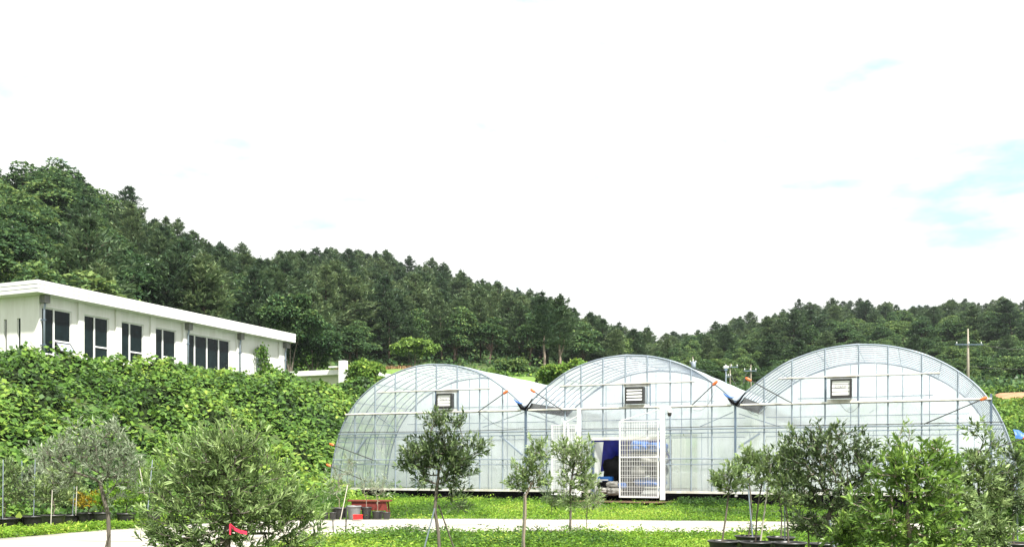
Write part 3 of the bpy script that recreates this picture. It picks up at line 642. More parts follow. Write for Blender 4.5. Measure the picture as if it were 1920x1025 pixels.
for k, (sx, dd) in enumerate(((-4, 8), (12, 9), (12, 15), (-4, 15), (4, 13))):   # crop benches dimly seen through the films
    q = GO+EX*sx+VY*dd; o = MB().box(-2.6, 2.6, -1.5, 1.5, .0, .75).build('propagation_bench', M['film_curtain']); o.location = (q.x, q.y, .55); o.rotation_euler = (0,0,-TH)
    tag(o, ['white covered bench dimly visible inside the leftmost greenhouse','white covered bench near the front inside the rightmost greenhouse','white covered bench deep inside the rightmost greenhouse','white covered bench deep inside the leftmost greenhouse','white covered bench inside the middle greenhouse behind the tarpaulin'][k], 'bench', 'covered benches inside the greenhouses')
fl = MB()
for i in range(24):
    for j in range(26):
        x0, x1, y0, y1 = -8.6+i*25.3/24, -8.6+(i+1)*25.3/24, .05+j*LEN/26, .05+(j+1)*LEN/26
        fl.quad(*[tuple(GO+EX*a_+VY*b_+Vector((0,0,.52))) for a_, b_ in ((x0,y0),(x1,y0),(x1,y1),(x0,y1))])
o = fl.build('greenhouse_floor', mat_plain('floor_cover', (.30,.29,.26), .9, nscale=1.5, namp=.3)); tag(o, kind='structure')
o = MB(); o.quad(*[tuple(loc2(a_, b_, .33)) for a_, b_ in ((-1.9,-1.8),(1.7,-1.9),(1.9,.0),(-1.6,.0))]); o = o.build('bare_soil_patch', M['soil']); tag(o, kind='structure')

# ------------------------------------------------------------------ white building on the bank
BC = Vector((-22.65, 46.0, 0)); FZ = 5.6
bld = thing('white_building', 'long white flat roofed building with dark windows above the vine covered bank', 'building', (BC.x, BC.y, FZ), -TH)
def bd(x):                                               # depth along the long wall at photo column x
    k = (x-960)/F; return (BC.x - k*BC.y)/(k*VY.y-VY.x)
ZT = 9.78-FZ; WL = bd(531); WW = 9.0
wins = [(78,134,[102]), (155.5,204,[178]), (226,269,[244]), (290,330,[306]), (349,431,[366,389,411]), (449,453.5,[])]
wz0, wz1 = 7.0-FZ, 9.24-FZ
# long wall as pieces around the window openings
ysg = [0.0]; 
for x0, x1, _ in wins: ysg += [bd(x0), bd(x1)]
dy0, dy1 = bd(481), bd(487.5); ysg += [dy0, dy1, WL]
wl = MB()
for i in range(0, len(ysg), 2): wl.box(-.2, 0, ysg[i], ysg[i+1], 0, ZT)
for i in range(1, len(ysg)-1, 2):
    hi = wz1 if i < len(ysg)-3 else wz1-.1; wl.box(-.2, 0, ysg[i], ysg[i+1], hi, ZT)
    if i < len(ysg)-3: wl.box(-.2, 0, ysg[i], ysg[i+1], 0, wz0)
wl.build('long_wall', M['white_wall'], bld)
# end wall with two slit openings
ew = MB(); sl_ = [(38,41),(8,12)]
def be(x): k = (x-960)/F; return (BC.x-k*BC.y)/(k*(-VY.x)*1.0+0-VY.y*1.0)*-1.0 if False else None
def bex(x):                                              # local x on the end wall (runs left from the corner)
    k = (x-960)/F; t_ = (k*BC.y-BC.x)/(EX.x-k*EX.y); return t_
sz0, sz1 = 7.0-FZ, 8.75-FZ; cuts = [-.2]
for x0, x1 in ((32,38.5),(7,12.5)): cuts += [bex(x1), bex(x0)]
cuts.append(-WW)
for i in range(0, len(cuts), 2): ew.box(cuts[i+1], cuts[i], 0, .2, 0, ZT)
for i in range(1, len(cuts)-1, 2): ew.box(cuts[i+1], cuts[i], 0, .2, sz1, ZT); ew.box(cuts[i+1], cuts[i], 0, .2, 0, sz0)
ew.build('end_wall', M['white_wall'], bld)
for i in (1, 3):
    a1, a0 = cuts[i], cuts[i+1]; wo = MB()
    for q in ((a0,a0+.03),(a1-.03,a1)): wo.box(q[0], q[1], .06, .12, sz0, sz1)
    f_ = wo.build('slit_window', M['frame_white'], bld); MB().box(a0+.03, a1-.03, .08, .1, sz0, sz1).build('pane', M['glass_dark'], f_)
MB().box(-WW, -.2, WL-.2, WL, 0, ZT).build('rear_wall', M['white_wall'], bld); MB().box(-WW-.2, -WW, 0, WL, 0, ZT).build('back_wall', M['white_wall'], bld)
MB().box(-WW+.1, -.3, .3, WL-.3, 1.0, 1.05).build('floor', M['grey_plastic'], bld)
# roof: slab and three stepped fascia boards
OV = .62; zf = ZT
MB().box(-WW-.5, OV-.04, -OV+.04, WL+.45, zf, zf+.10).build('soffit', M['white_wall'], bld)
hb_ = (10.36-FZ-zf)/3
for k in range(3):
    e_ = -.012+.014*k; z0 = zf+.0+hb_*k+.012; z1 = zf+hb_*(k+1)
    MB().box(OV-.04, OV+e_+.02, -OV-e_-.02, WL+.5, z0, z1).build('fascia_board', M['white_trim'], bld, bevel=.006)
    MB().box(-WW-.5, OV-.045, -OV-e_-.02, -OV+.04, z0, z1).build('fascia_board', M['white_trim'], bld, bevel=.006)
MB().box(-WW-.5, OV-.042, -OV+.042, WL+.48, zf+.102, 10.36-FZ-.01).build('roof', M['white_trim'], bld)
# pilasters
for x0, x1 in ((144.5,155), (215,225), (280,289), (341,348), (442,447), (521,531)):
    MB().box(.003, .12, bd(x0), bd(x1), 0, ZT-.003).build('pilaster', M['white_wall'], bld)
for ix, (x0, x1, mul) in enumerate(wins):
    a0, a1 = bd(x0), bd(x1); wf = MB(); fw = .055
    edges = [a0]+[bd(q) for q in mul]+[a1]
    for q in ((a0, a0+fw), (a1-fw, a1)): wf.box(-.13, -.04, q[0], q[1], wz0, wz1)
    wf.box(-.13, -.04, a0+fw, a1-fw, wz1-fw, wz1); wf.box(-.13, -.04, a0+fw, a1-fw, wz0, wz0+fw)
    for q in mul: wf.box(-.13, -.035, bd(q)-.04, bd(q)+.04, wz0+fw, wz1-fw)
    fr = wf.build('window', M['frame_white'], bld)
    for k in range(len(edges)-1):
        lowz = wz0+fw
        if ix < 4 and k == 1:
            zt_ = 7.74-FZ; MB().box(-.125, -.03, edges[k]+.04, edges[k+1]-fw, zt_-.07, zt_).build('transom', M['frame_white'], fr)
            lowz = zt_
            if ix > 0: MB().box(-.1, -.08, edges[k]+.04, edges[k+1]-fw, wz0+fw, zt_-.07).build('pane', M['glass_dark'], fr)
            else:                                         # top hung sash pushed open
                q0, q1 = edges[k]+.05, edges[k+1]-.06; zh = zt_-.1; LH = .62; an = R(38); sh = MB(); dx, dz = math.sin(an), -math.cos(an)
                def pt(u_, v_, off=0): return (-.03+dx*LH*v_+off*math.cos(an), q0+(q1-q0)*u_, zh+dz*LH*v_+off*math.sin(an))
                for (u0,u1,v0,v1) in ((0,.06,0,1),(.94,1,0,1),(.06,.94,0,.1),(.06,.94,.88,1)):
                    c_ = [pt(u0,v0),pt(u1,v0),pt(u1,v1),pt(u0,v1)]; c2 = [pt(u0,v0,.04),pt(u1,v0,.04),pt(u1,v1,.04),pt(u0,v1,.04)]
                    b0 = len(sh.v); sh.v += c_+c2; sh.f += [(b0,b0+1,b0+2,b0+3),(b0+7,b0+6,b0+5,b0+4),(b0,b0+4,b0+5,b0+1),(b0+1,b0+5,b0+6,b0+2),(b0+2,b0+6,b0+7,b0+3),(b0+3,b0+7,b0+4,b0)]
                s_ = sh.build('open_sash', M['dark_rod'], fr); g2 = MB(); g2.quad(pt(.06,.1,.02),pt(.94,.1,.02),pt(.94,.88,.02),pt(.06,.88,.02)); g2.build('sash_pane', M['glass_sky'], fr)
        MB().box(-.1, -.08, edges[k]+fw*.8, edges[k+1]-fw*.8, lowz, wz1-fw).build('pane', M['glass_dark'], fr)
    MB().box(.003, .05, a0-.05, a1+.05, wz1+.01, wz1+.045).build('window_hood', M['white_trim'], bld)
dr_ = MB(); dr_.box(-.14, -.08, dy0+.03, dy1-.03, 0, wz1-.12).build('door', mat_plain('door_blue', (.5,.6,.63), .5), bld)
MB().box(-.25, -.2, dy0, dy1, 0, wz1).build('door_backing', M['glass_dark'], bld)
for x in (75.8, 347.5, 445, 530.5):
    y_ = bd(x) if x > 80 else .10
    hb2 = MB(); hb2.box(.125, .42, y_-.16, y_+.16, ZT-.38, ZT-.004); hp = hb2.build('rain_hopper', mat_plain('hopper_grey', (.16,.16,.15), .6, nscale=6, namp=.3), bld)
    MB().tube([(.26, y_, ZT-.38), (.26, y_, ZT-.5), (.21, y_, ZT-.62), (.21, y_, 0)], .05, n=8).build('downpipe', M['steel_light'], bld, smooth=True)
    for z_ in (ZT-1.2, ZT-2.4): MB().box(0.001, .28, y_-.055, y_+.055, z_, z_+.04).build('pipe_bracket', M['steel'], bld)

# second low white building with the broad post, further back
SD = 80.0; sc0 = px(668, 700, SD)
b2 = thing('low_white_building', 'low white flat roofed building with a broad post behind the leafy shrub', 'building', (sc0.x, sc0.y, 6.2), -TH)
zr_ = zz(692, SD)-6.2; yy_ = .42
MB().box(-6.6, .5, -.5, 9.5, zr_-yy_, zr_).build('roof', M['white_trim'], b2, bevel=.02)
MB().box(-5.9, 0, 0, 9.0, 0, zr_-yy_-.003).build('wall', mat_plain('cream_wall', (.62,.64,.5), .85, nscale=1, namp=.12), b2)
MB().box(-1.1, -.48, -1.0, -.52, 0, zz(677,SD)-6.2).build('broad_post', M['white_trim'], b2, bevel=.02)
MB().box(-2.2, -1.1, -.8, -.55, zz(688.5,SD)-6.2, zz(686,SD)-6.2).build('canopy', M['white_trim'], b2)

# ------------------------------------------------------------------ kudzu bank
def kz(X, Y): 
    l_ = np.abs(fbm(X*.55+3, Y*.42, 0, 3)); return terrain(X, Y)+.12+(.62*(1-l_*2.4)+.35*fbm(X*.23, Y*.16+5))*sstep(-2.0, 1.5, bank_u(X, Y))+.55*fbm(X*.5, Y*.22+2, 0, 2)*sstep(7, 10, bank_u(X, Y))+.42*fbm(X*1.5, Y*1.3, 0, 3)
ub = np.linspace(-1.6, 14.5, 60); tb_ = np.linspace(-19, 34, 150); U, T_ = np.meshgrid(ub, tb_)
def ut_xy(u_, t_): return -8.6 - VY.y*u_ + VY.x*t_, 38 + VY.x*u_ + VY.y*t_
X_, Y_ = ut_xy(U, T_); inb = lambda X, Y: True
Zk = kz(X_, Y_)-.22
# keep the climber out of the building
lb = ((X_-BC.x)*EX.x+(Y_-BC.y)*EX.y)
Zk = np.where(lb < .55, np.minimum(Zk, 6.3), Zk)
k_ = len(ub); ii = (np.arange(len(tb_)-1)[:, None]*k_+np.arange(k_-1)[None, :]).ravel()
core = mesh_np('kudzu_shade_sheet', np.stack([X_.ravel(), Y_.ravel(), Zk.ravel()], 1), np.stack([ii, ii+1, ii+k_+1, ii+k_], 1)[:, ::-1], M['kudzu_shade'], smooth=True); tag(core, kind='stuff')  # dark sheet painted as shade, seen through the leaf gaps
rs = np.random.default_rng(21); n = 165000
tt_ = -19+53*rs.random(n)**.85; uu = -1.9+16*rs.random(n); X, Y = ut_xy(uu, tt_)
lb = ((X-BC.x)*EX.x+(Y-BC.y)*EX.y); sxp = col_of(X, Y); keep = ((fbm(X*1.05+2, Y*.8, 0, 2) > -.20) | (rs.random(n) < .38)) & (lb > .5) & (sxp > -180) & (Y > 20); X, Y, uu = X[keep], Y[keep], uu[keep]; n = len(X)  # leaves thinned in hollows so the dark sheet shows as shadow pockets
e_ = .25; Z = kz(X, Y); nr = unit(np.stack([-(kz(X+e_, Y)-Z)/e_, -(kz(X, Y+e_)-Z)/e_, np.ones(n)], 1))
Z = Z + .15*rs.normal(size=n)*.8 + .05; down = unit(np.stack([nr[:,0], nr[:,1], -np.ones(n)*.25], 1))
ax = unit(down + rs.normal(size=(n,3))*.6); nn = unit(nr*.35+np.array([0,-.22,.95])+rs.normal(size=(n,3))*.30)
sz = .18*(.5+.95*rs.random(n))*np.interp(Y, [25,45,70],[.9,1.05,1.25]); val = np.clip(.45+.2*rs.normal(size=n)+.5*fbm(X*.3, Y*.3)+.25*sstep(4,0,uu)*sstep(34,38,Y), 0, 1)
V, T, a_ = leaf_arrays(np.stack([X,Y,Z],1), ax, nn, sz, sz*.95, six=False, fold=-.12, val=val, droop=.25)
kl = mesh_np('kudzu_leaves', V, T, M['kudzu'], None, a_); tag(kl, kind='stuff')
# vine climbing the doorway of the building
rs = np.random.default_rng(5); rt = thing('climbing_vine', 'leafy vine climbing the end door of the white building', 'vine', (BC.x, BC.y, FZ), -TH)
path = [Vector((.25, dy1+.1+.15*math.sin(i*1.3), .8+i*.29)) for i in range(9)]+[Vector((.3, dy0+.2, 3.42)), Vector((.3, dy0-.1, 3.2))]
MB().tube(path, .03, n=5).build('stem', M['bark'], rt, smooth=True)
C = []
for q in path: C.append(np.array(tuple(q))+rs.normal(size=(60,3))*[.08,.28,.16])
for k in range(26): C.append(np.array([.3, dy1+.3+k*.16, 1.55+.25*math.sin(k*.5)])+rs.normal(size=(30,3))*[.12,.2,.2])
C = np.concatenate(C); n = len(C); V, T, a_ = leaf_arrays(C, rs.normal(size=(n,3))+[.6,0,-.6], rs.normal(size=(n,3))*.4+[.9,0,.5], .17, .15, val=np.clip(rs.normal(.35,.2,n),0,1))
mesh_np('foliage', V, T, M['kudzu'], rt, a_)

# leafy mounds: shrubs and vine-smothered trees
def shrub(name, label, cat, base, blobs, n, size, mat, seed, group=None, wr=.6, core=True, inner=.55, wood='bark'):
    rs = np.random.default_rng(seed); root = thing(name, label, cat, base, 0, group)
    sub = []
    for b_ in blobs:
        sub.append((b_[0],b_[1],b_[2],b_[3]*.75,b_[4]*.75,b_[5]*.75))
        for _ in range(11):
            d = unit(rs.normal(size=3)); d[2] = d[2]*.9+.1; s_ = .22+.3*rs.random(); sub.append((b_[0]+d[0]*b_[3]*.95, b_[1]+d[1]*b_[4]*.95, b_[2]+d[2]*b_[5]*.95, b_[3]*s_, b_[4]*s_, b_[5]*s_))
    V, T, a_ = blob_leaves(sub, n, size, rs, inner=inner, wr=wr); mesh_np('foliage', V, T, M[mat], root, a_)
    tb2 = MB(); zt = max(b_[2] for b_ in blobs)
    for b_ in blobs: tb2.tube([(0,0,-.1), (b_[0]*.4, b_[1]*.4, b_[2]*.5), (b_[0], b_[1], b_[2])], [.05+.012*zt, .04, .02], n=6, cap=False)
    tb2.build('trunk', M[wood], root, smooth=True)
    return root
def sh_px(name, label, cat, D, blobs_px, n, size, mat, seed, group=None, **k):
    bx = sum(b_[0] for b_ in blobs_px)/len(blobs_px); X0 = pxv(bx, D); z0 = tz(X0, D)
    bl = [(pxv(b_[0], D)-X0, (b_[4] if len(b_) > 4 else 0), zz(b_[1], D)-z0, b_[2]*D/F, (b_[2]+b_[3])*.5*D/F, b_[3]*D/F) for b_ in blobs_px]
    return shrub(name, label, cat, (X0, D, z0), bl, n, size, mat, seed, group, **k)
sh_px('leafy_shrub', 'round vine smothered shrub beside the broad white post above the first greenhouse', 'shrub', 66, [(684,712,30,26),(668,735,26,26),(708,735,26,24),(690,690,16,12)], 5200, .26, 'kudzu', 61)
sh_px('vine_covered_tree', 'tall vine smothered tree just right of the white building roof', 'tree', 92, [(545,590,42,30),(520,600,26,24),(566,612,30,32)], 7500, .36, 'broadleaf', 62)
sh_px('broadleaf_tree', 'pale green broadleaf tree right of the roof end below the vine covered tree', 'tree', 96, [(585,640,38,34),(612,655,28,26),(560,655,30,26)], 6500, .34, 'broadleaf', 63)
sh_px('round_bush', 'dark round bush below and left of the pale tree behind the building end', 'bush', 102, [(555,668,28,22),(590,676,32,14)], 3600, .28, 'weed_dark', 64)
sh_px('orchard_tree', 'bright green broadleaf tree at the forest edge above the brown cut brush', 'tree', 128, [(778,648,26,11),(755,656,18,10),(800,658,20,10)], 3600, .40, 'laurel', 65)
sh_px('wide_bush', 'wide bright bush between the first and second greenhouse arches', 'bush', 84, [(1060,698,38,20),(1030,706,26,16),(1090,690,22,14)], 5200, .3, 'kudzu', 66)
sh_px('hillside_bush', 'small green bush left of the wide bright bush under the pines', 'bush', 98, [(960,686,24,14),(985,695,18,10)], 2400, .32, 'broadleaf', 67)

# ------------------------------------------------------------------ the wooded hills
def make_pine(seed, H=11.0):
    rs = np.random.default_rng(seed); C = []; A = []; Nn = []; S = []; val = []
    nw = 12; z = H*.22; wood = MB(); lean = rs.normal(size=2)*.25
    trunk = [(lean[0]*t_**2, lean[1]*t_**2, H*t_) for t_ in np.linspace(0, 1, 7)]; wood.tube(trunk, [.17,.15,.13,.11,.085,.05,.02], n=6, cap=False)
    for i in range(nw):
        t_ = i/(nw-1); z = H*(.2+.78*t_**.9); rad = (3.3*(1-t_)**.8*(.65+.35*min(1, t_*5)) + .10)*(.66+.62*rs.random()); nb = rs.integers(4, 7)
        ph0 = rs.random()*6.28; tx = lean*(z/H)**2
        for b_ in range(nb):
            if rs.random() < .12: continue
            ph = ph0+6.28*b_/nb+rs.normal()*.25; ln = rad*(.55+.6*rs.random()); d = np.array([math.cos(ph), math.sin(ph), 0]); p0 = np.array([tx[0], tx[1], z])
            up = .1+.35*t_; n = int(10+40*ln/2.5)
            s_ = rs.random(n)**.7; bp = p0 + d*(s_*ln)[:, None] + np.array([0,0,1])*((s_*up + .35*s_**3)*ln)[:, None]
            wood.tube([tuple(p0), tuple(p0+d*ln*.5+[0,0,up*ln*.5]), tuple(p0+d*ln+[0,0,(up+.35)*ln])], [.04,.025,.01], n=3, cap=False)
            side = np.cross(d, [0,0,1]); off = side*(rs.normal(size=n)*.20*ln*(.4+s_))[:, None]
            c = bp + off + rs.normal(size=(n,3))*[.09,.09,.05]
            for _ in range(3):
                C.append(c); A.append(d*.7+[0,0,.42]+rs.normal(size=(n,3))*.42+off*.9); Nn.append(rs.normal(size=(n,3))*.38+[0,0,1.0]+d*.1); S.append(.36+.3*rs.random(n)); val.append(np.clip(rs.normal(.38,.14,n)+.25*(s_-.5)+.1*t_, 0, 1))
    n = 34; C.append(np.stack([np.full(n, lean[0]), np.full(n, lean[1]), H*(.90+.13*rs.random(n))], 1)+rs.normal(size=(n,3))*.05); A.append(rs.normal(size=(n,3))*.4+[0,0,1]); Nn.append(rs.normal(size=(n,3))); S.append(.3+.25*rs.random(n)); val.append(rs.random(n)*.6)
    C = np.concatenate(C); A = np.concatenate(A); Nn = np.concatenate(Nn); S = np.concatenate(S); val = np.concatenate(val)
    V, T, a_ = leaf_arrays(C, A, Nn, S, S*.25, val=val); return (V, T, a_), wood
def make_broad(seed, H=9.0, mat='broadleaf'):
    rs = np.random.default_rng(seed); wood = MB(); blobs = []
    wood.tube([(0,0,-.3),(.1,.05,H*.3),(.0,.1,H*.6),(.05,0,H*.8)], [.2,.15,.1,.04], n=6, cap=False)
    for i in range(13):
        ph = rs.random()*6.28; t_ = rs.random(); rr = 2.0*(1-.55*t_)*(.5+.6*rs.random()); c = (rr*math.cos(ph), rr*math.sin(ph), H*(.38+.48*t_)); s_ = (.85+.6*rs.random())*(1.15-.4*t_)
        blobs.append((*c, s_*1.15, s_*1.15, s_*.62)); wood.tube([(0,0,H*.3), (c[0]*.5, c[1]*.5, (H*.3+c[2])*.5), c], [.08,.05,.02], n=4, cap=False)
    blobs.append((0,0,H*.9,1.0,1.0,.7)); blobs.append((0,0,H*.6,1.7,1.7,2.0))
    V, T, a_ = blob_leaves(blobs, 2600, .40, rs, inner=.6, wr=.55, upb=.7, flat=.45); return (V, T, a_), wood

protos = {'pine': [], 'broad': []}
def crown_np(nm, arr, mat): return mesh_np(nm, *arr[:2], mat, None, arr[2], link=False)
for s in range(6):
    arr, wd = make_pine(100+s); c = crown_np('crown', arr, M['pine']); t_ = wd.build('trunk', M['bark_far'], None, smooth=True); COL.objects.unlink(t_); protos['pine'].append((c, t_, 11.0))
for s in range(5):
    arr, wd = make_broad(200+s); c = crown_np('crown', arr, M['broadleaf']); t_ = wd.build('trunk', M['bark_far'], None, smooth=True); COL.objects.unlink(t_); protos['broad'].append((c, t_, 9.0))

# scatter candidates, jittered grid
rs = np.random.default_rng(77); cand = []
def region(x0, x1, D0, D1, sp, side):
    Ds = D0
    while Ds < D1:
        s_ = sp*(1+.0012*(Ds-100)); n_c = int((x1-x0)*Ds/F/s_)+1
        for k in range(n_c):
            xc = x0+(x1-x0)*(k+.5+.42*rs.normal())/n_c; D = Ds+rs.normal()*s_*.35; cand.append((xc, D, side))
        Ds += s_*.9
region(-120, 1290, 62, 305, 4.3, 0); region(1225, 2040, 108, 436, 5.6, 1)
ca = np.array([(c[0], c[1]) for c in cand]); CXs, CD = ca[:, 0], ca[:, 1]; side = np.array([c[2] for c in cand])
Rd = np.where(side == 0, np.interp(CXs, *Rl), 432.0); Bd = np.where(side == 0, np.interp(CXs, *Bl), 112.0)
ok = (CD > Bd-1+1.5*rs.random(len(CD))) & (CD < Rd+3)
ok &= ~((side == 0) & (CXs > 610) & (CXs < 1180) & (CD < 132+8*np.sin(CXs*.017)))
CXs, CD, side, Rd, Bd = CXs[ok], CD[ok], side[ok], Rd[ok], Bd[ok]
X = (CXs-CX)*CD/F; Zt = terrain(X, CD)-.3; rel = (CD-Bd)/(Rd-Bd)
pn = np.where(side == 0, np.interp(CXs, [0,130,300,560,620], [.02,.22,.42,.8,.93])+.45*(rel > .9)-.75*(rel < .06)*(CXs > 600)*0.7, np.interp(rel, [0,.3,.6,.9], [.06,.12,.35,.72]))
pn = np.where(CXs < 110, .03, pn)
kind_p = rs.random(len(X)) < pn
Hh = np.where(kind_p, 11.0, 8.6)*(.66+.44*rs.random(len(X)))
Hh = np.where((side == 1) & ~kind_p, Hh*.8, Hh); Hh = np.where(rel > .88, Hh*(.85+.3*rs.random(len(X))), Hh)
Hh = np.where((side == 1) & (rel < .25), Hh*.62, Hh)
# no crown may stand above the skyline the hills have in the photograph
sky_y = np.where(side == 0, np.interp(CXs, xl, yl), np.interp(CXs, xr, yr)); lim = EYE+(HY-sky_y+34*(rs.random(len(X))**1.6-.42))*CD/F-Zt; 
okh = lim > 2.6; Hh = np.minimum(Hh, np.where(kind_p, lim, lim*1.0))
X, CXs, CD, side, Rd, Bd, Zt, rel, kind_p, Hh = [q[okh] for q in (X, CXs, CD, side, Rd, Bd, Zt, rel, kind_p, Hh)]
# visibility count on a coarse picture grid
occ_x = [0,66,550,556,640,665,700,760,820,890,1020,1060,1120,1185,1260,1380,1420,1480,1550,1610,1700,1780,1850,1890,1920]
occ_y = [536,532,637,692,700,765,730,697,685,692,722,700,672,665,680,752,718,683,653,643,655,685,730,780,850]
GW, GHH = 640, 342; buf = np.zeros((GHH, GW), bool); yy_g = np.arange(GHH)[:, None]*3.0
for c in range(GW): buf[int(np.interp(c*3, occ_x, occ_y)/3):, c] = True
order = np.argsort(CD); vis = np.zeros(len(X))
for i in order:
    sc_ = F/CD[i]; xc = CXs[i]; yb = HY-(Zt[i]-EYE)*sc_; yt = yb-Hh[i]*sc_; hw = (1.9 if kind_p[i] else 2.3)*Hh[i]/10*sc_
    r0, r1 = max(0, int(yt/3)), min(GHH, int(yb/3)+1)
    for r_ in range(r0, r1):
        t_ = (r_*3-yt)/max(yb-yt, 1); ww = hw*(min(1, .15+1.3*t_) if kind_p[i] else math.sqrt(max(0, 1-(2*min(t_,.6)/.9-1)**2) if t_ < .9 else 0)+.1)
        c0_, c1_ = max(0, int((xc-ww)/3)), min(GW, int((xc+ww)/3)+1)
        if c1_ > c0_: seg = buf[r_, c0_:c1_]; vis[i] += (~seg).sum(); seg[:] = True
print('trees', len(X), 'visible', (vis > 0).sum(), 'pines', (kind_p & (vis > 0)).sum())
single = np.zeros(len(X), bool)
for kp in (True, False):
    idx = np.where((kind_p == kp) & (vis >= 6))[0]; idx = idx[np.argsort(-vis[idx])][:(290 if kp else 285)]; single[idx] = True
BANDS = [(80,'above the left end of the white roof'),(150,'behind the first window of the white building'),(210,'behind the second window of the white building'),(280,'behind the third window of the white building'),(350,'behind the fourth window of the white building'),(440,'behind the wide window of the white building'),(520,'behind the right end of the white building'),(600,'just right of the white building'),(670,'above the low white building'),(740,'above the brown cut brush'),(820,'left of the first arch crest'),(890,'right of the first arch crest'),(960,'over the first greenhouse roof slope'),(1030,'above the first valley gutter'),(1100,'left of the middle arch crest'),(1160,'just left of the middle exhaust fan'),(1215,'above the middle exhaust fan'),(1265,'where the two hills meet'),(1330,'above the transformer pole'),(1390,'above the second valley gutter'),(1450,'left of the right arch shoulder'),(1520,'left of the right arch crest'),(1590,'above the right exhaust fan'),(1650,'right of the right exhaust fan'),(1710,'right of the right arch crest'),(1780,'left of the tall utility pole'),(1850,'behind the tall utility pole'),(9999,'right of the tall utility pole')]
cuts_ = {kp_: np.quantile(Hh[single & (kind_p == kp_)], [.33, .67]) for kp_ in (True, False)}
def zone(i, kp):
    x = CXs[i]; k = 'pine' if kp else 'broadleaf tree'; q0, q1 = cuts_[kp]; sz_ = 'short' if Hh[i] < q0 else 'tall' if Hh[i] > q1 else 'middle sized'
    pre_ = 'just beyond ' if side[i] and 1215 <= x < 1265 else ''
    lv = 'on the skyline' if rel[i] > .85 else 'at the hill foot' if rel[i] < .12 else 'low on the slope' if rel[i] < .4 else 'high on the slope'
    return f"{sz_} {k} {lv} {pre_}{[b_[1] for b_ in BANDS if x < b_[0]][0]}", 'trees on the far right hill' if side[i] else 'trees on the left hill'
for i in np.where(single)[0]:
    kp = bool(kind_p[i]); c, t_, H0 = protos['pine' if kp else 'broad'][rs.integers(6 if kp else 5)]; lb_, g_ = zone(i, kp)
    root = thing('pine_tree' if kp else 'broadleaf_tree', lb_, 'tree', (X[i], CD[i], Zt[i]), rs.random()*6.28, ('pine ' if kp else 'broadleaf ')+g_)
    s_ = Hh[i]/H0; wfac = s_*(.95+.6*rs.random())*(1.35 if side[i] else 1.0); root.scale = (wfac, wfac, s_); root.rotation_euler[0] = .06*rs.normal(); root.rotation_euler[1] = .06*rs.normal()
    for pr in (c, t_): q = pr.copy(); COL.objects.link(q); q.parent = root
# the rest of the woods: one object whose points carry copies of the same crowns
rest = np.where(~single & ((vis > 0) | (rs.random(len(X)) < .55)))[0]
def scatter_stuff(name, pts, scl, rot, srcs):
    me = bpy.data.meshes.new(name); me.vertices.add(len(pts)); me.vertices.foreach_set('co', np.asarray(pts, np.float32).ravel())
    for nm, val_ in (('scl', scl), ('rot', rot)): a_ = me.attributes.new(nm, 'FLOAT_VECTOR', 'POINT'); a_.data.foreach_set('vector', np.asarray(val_, np.float32).ravel())
    o = bpy.data.objects.new(name, me); COL.objects.link(o)
    ng = bpy.data.node_groups.new(name, 'GeometryNodeTree'); ng.interface.new_socket('Geometry', in_out='INPUT', socket_type='NodeSocketGeometry'); ng.interface.new_socket('Geometry', in_out='OUTPUT', socket_type='NodeSocketGeometry')
    n_ = ng.nodes.new; l_ = ng.links.new; gi, go = n_('NodeGroupInput'), n_('NodeGroupOutput'); iop = n_('GeometryNodeInstanceOnPoints'); jn = n_('GeometryNodeJoinGeometry')
    for s_ in reversed(srcs):
        oi = n_('GeometryNodeObjectInfo'); oi.inputs['Object'].default_value = s_; oi.inputs['As Instance'].default_value = True; oi.transform_space = 'ORIGINAL'; l_(oi.outputs['Geometry'], jn.inputs[0])
    at = []
    for nm in ('scl', 'rot'): q = n_('GeometryNodeInputNamedAttribute'); q.data_type = 'FLOAT_VECTOR'; q.inputs['Name'].default_value = nm; at.append(q)
    l_(gi.outputs[0], iop.inputs['Points']); l_(jn.outputs[0], iop.inputs['Instance']); iop.inputs['Pick Instance'].default_value = True
    l_(at[1].outputs['Attribute'], iop.inputs['Rotation']); l_(at[0].outputs['Attribute'], iop.inputs['Scale']); l_(iop.outputs[0], go.inputs[0])
    md = o.modifiers.new('scatter', 'NODES'); md.node_group = ng; tag(o, kind='stuff'); return o
for kp, nm in ((True, 'pine_woods'), (False, 'broadleaf_woods')):
    q = rest[kind_p[rest] == kp]; s_ = Hh[q]/(11.0 if kp else 9.0)
    for j in range(3):
        qq = q[j::3]
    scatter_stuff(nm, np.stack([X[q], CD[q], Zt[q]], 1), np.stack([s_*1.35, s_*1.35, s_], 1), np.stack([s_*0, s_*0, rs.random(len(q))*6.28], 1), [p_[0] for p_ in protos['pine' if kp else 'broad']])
# forest floor: low dark understorey between the trunks so no bare ground shows
rs = np.random.default_rng(41); xs_ = np.concatenate([-100+1340*rs.random(9000), 1230+800*rs.random(7000)]); Ds = np.concatenate([64+150*rs.random(9000)**1.0, 94+200*rs.random(7000)])
Bq = np.where(np.arange(16000) < 9000, np.interp(xs_, *Bl), 92.0); kq = (Ds > Bq-2) & ~((xs_ > 610) & (xs_ < 1180) & (Ds < 109)); xs_, Ds = xs_[kq], Ds[kq]
Xq = (xs_-CX)*Ds/F; Zq = terrain(Xq, Ds)
parts = []
n = len(Xq); rep = 5; C = np.repeat(np.stack([Xq, Ds, Zq+.5], 1), rep, 0)+rs.normal(size=(n*rep,3))*[.8,.8,.45]
V, T, a_ = leaf_arrays(C, rs.normal(size=(n*rep,3))+[0,0,.3], rs.normal(size=(n*rep,3))*.5+[0,-.3,1], .6, .42, val=np.clip(rs.normal(.5,.25,n*rep),0,1))
o = mesh_np('forest_undergrowth', V, T, M['broadleaf'], None, a_); tag(o, kind='stuff')
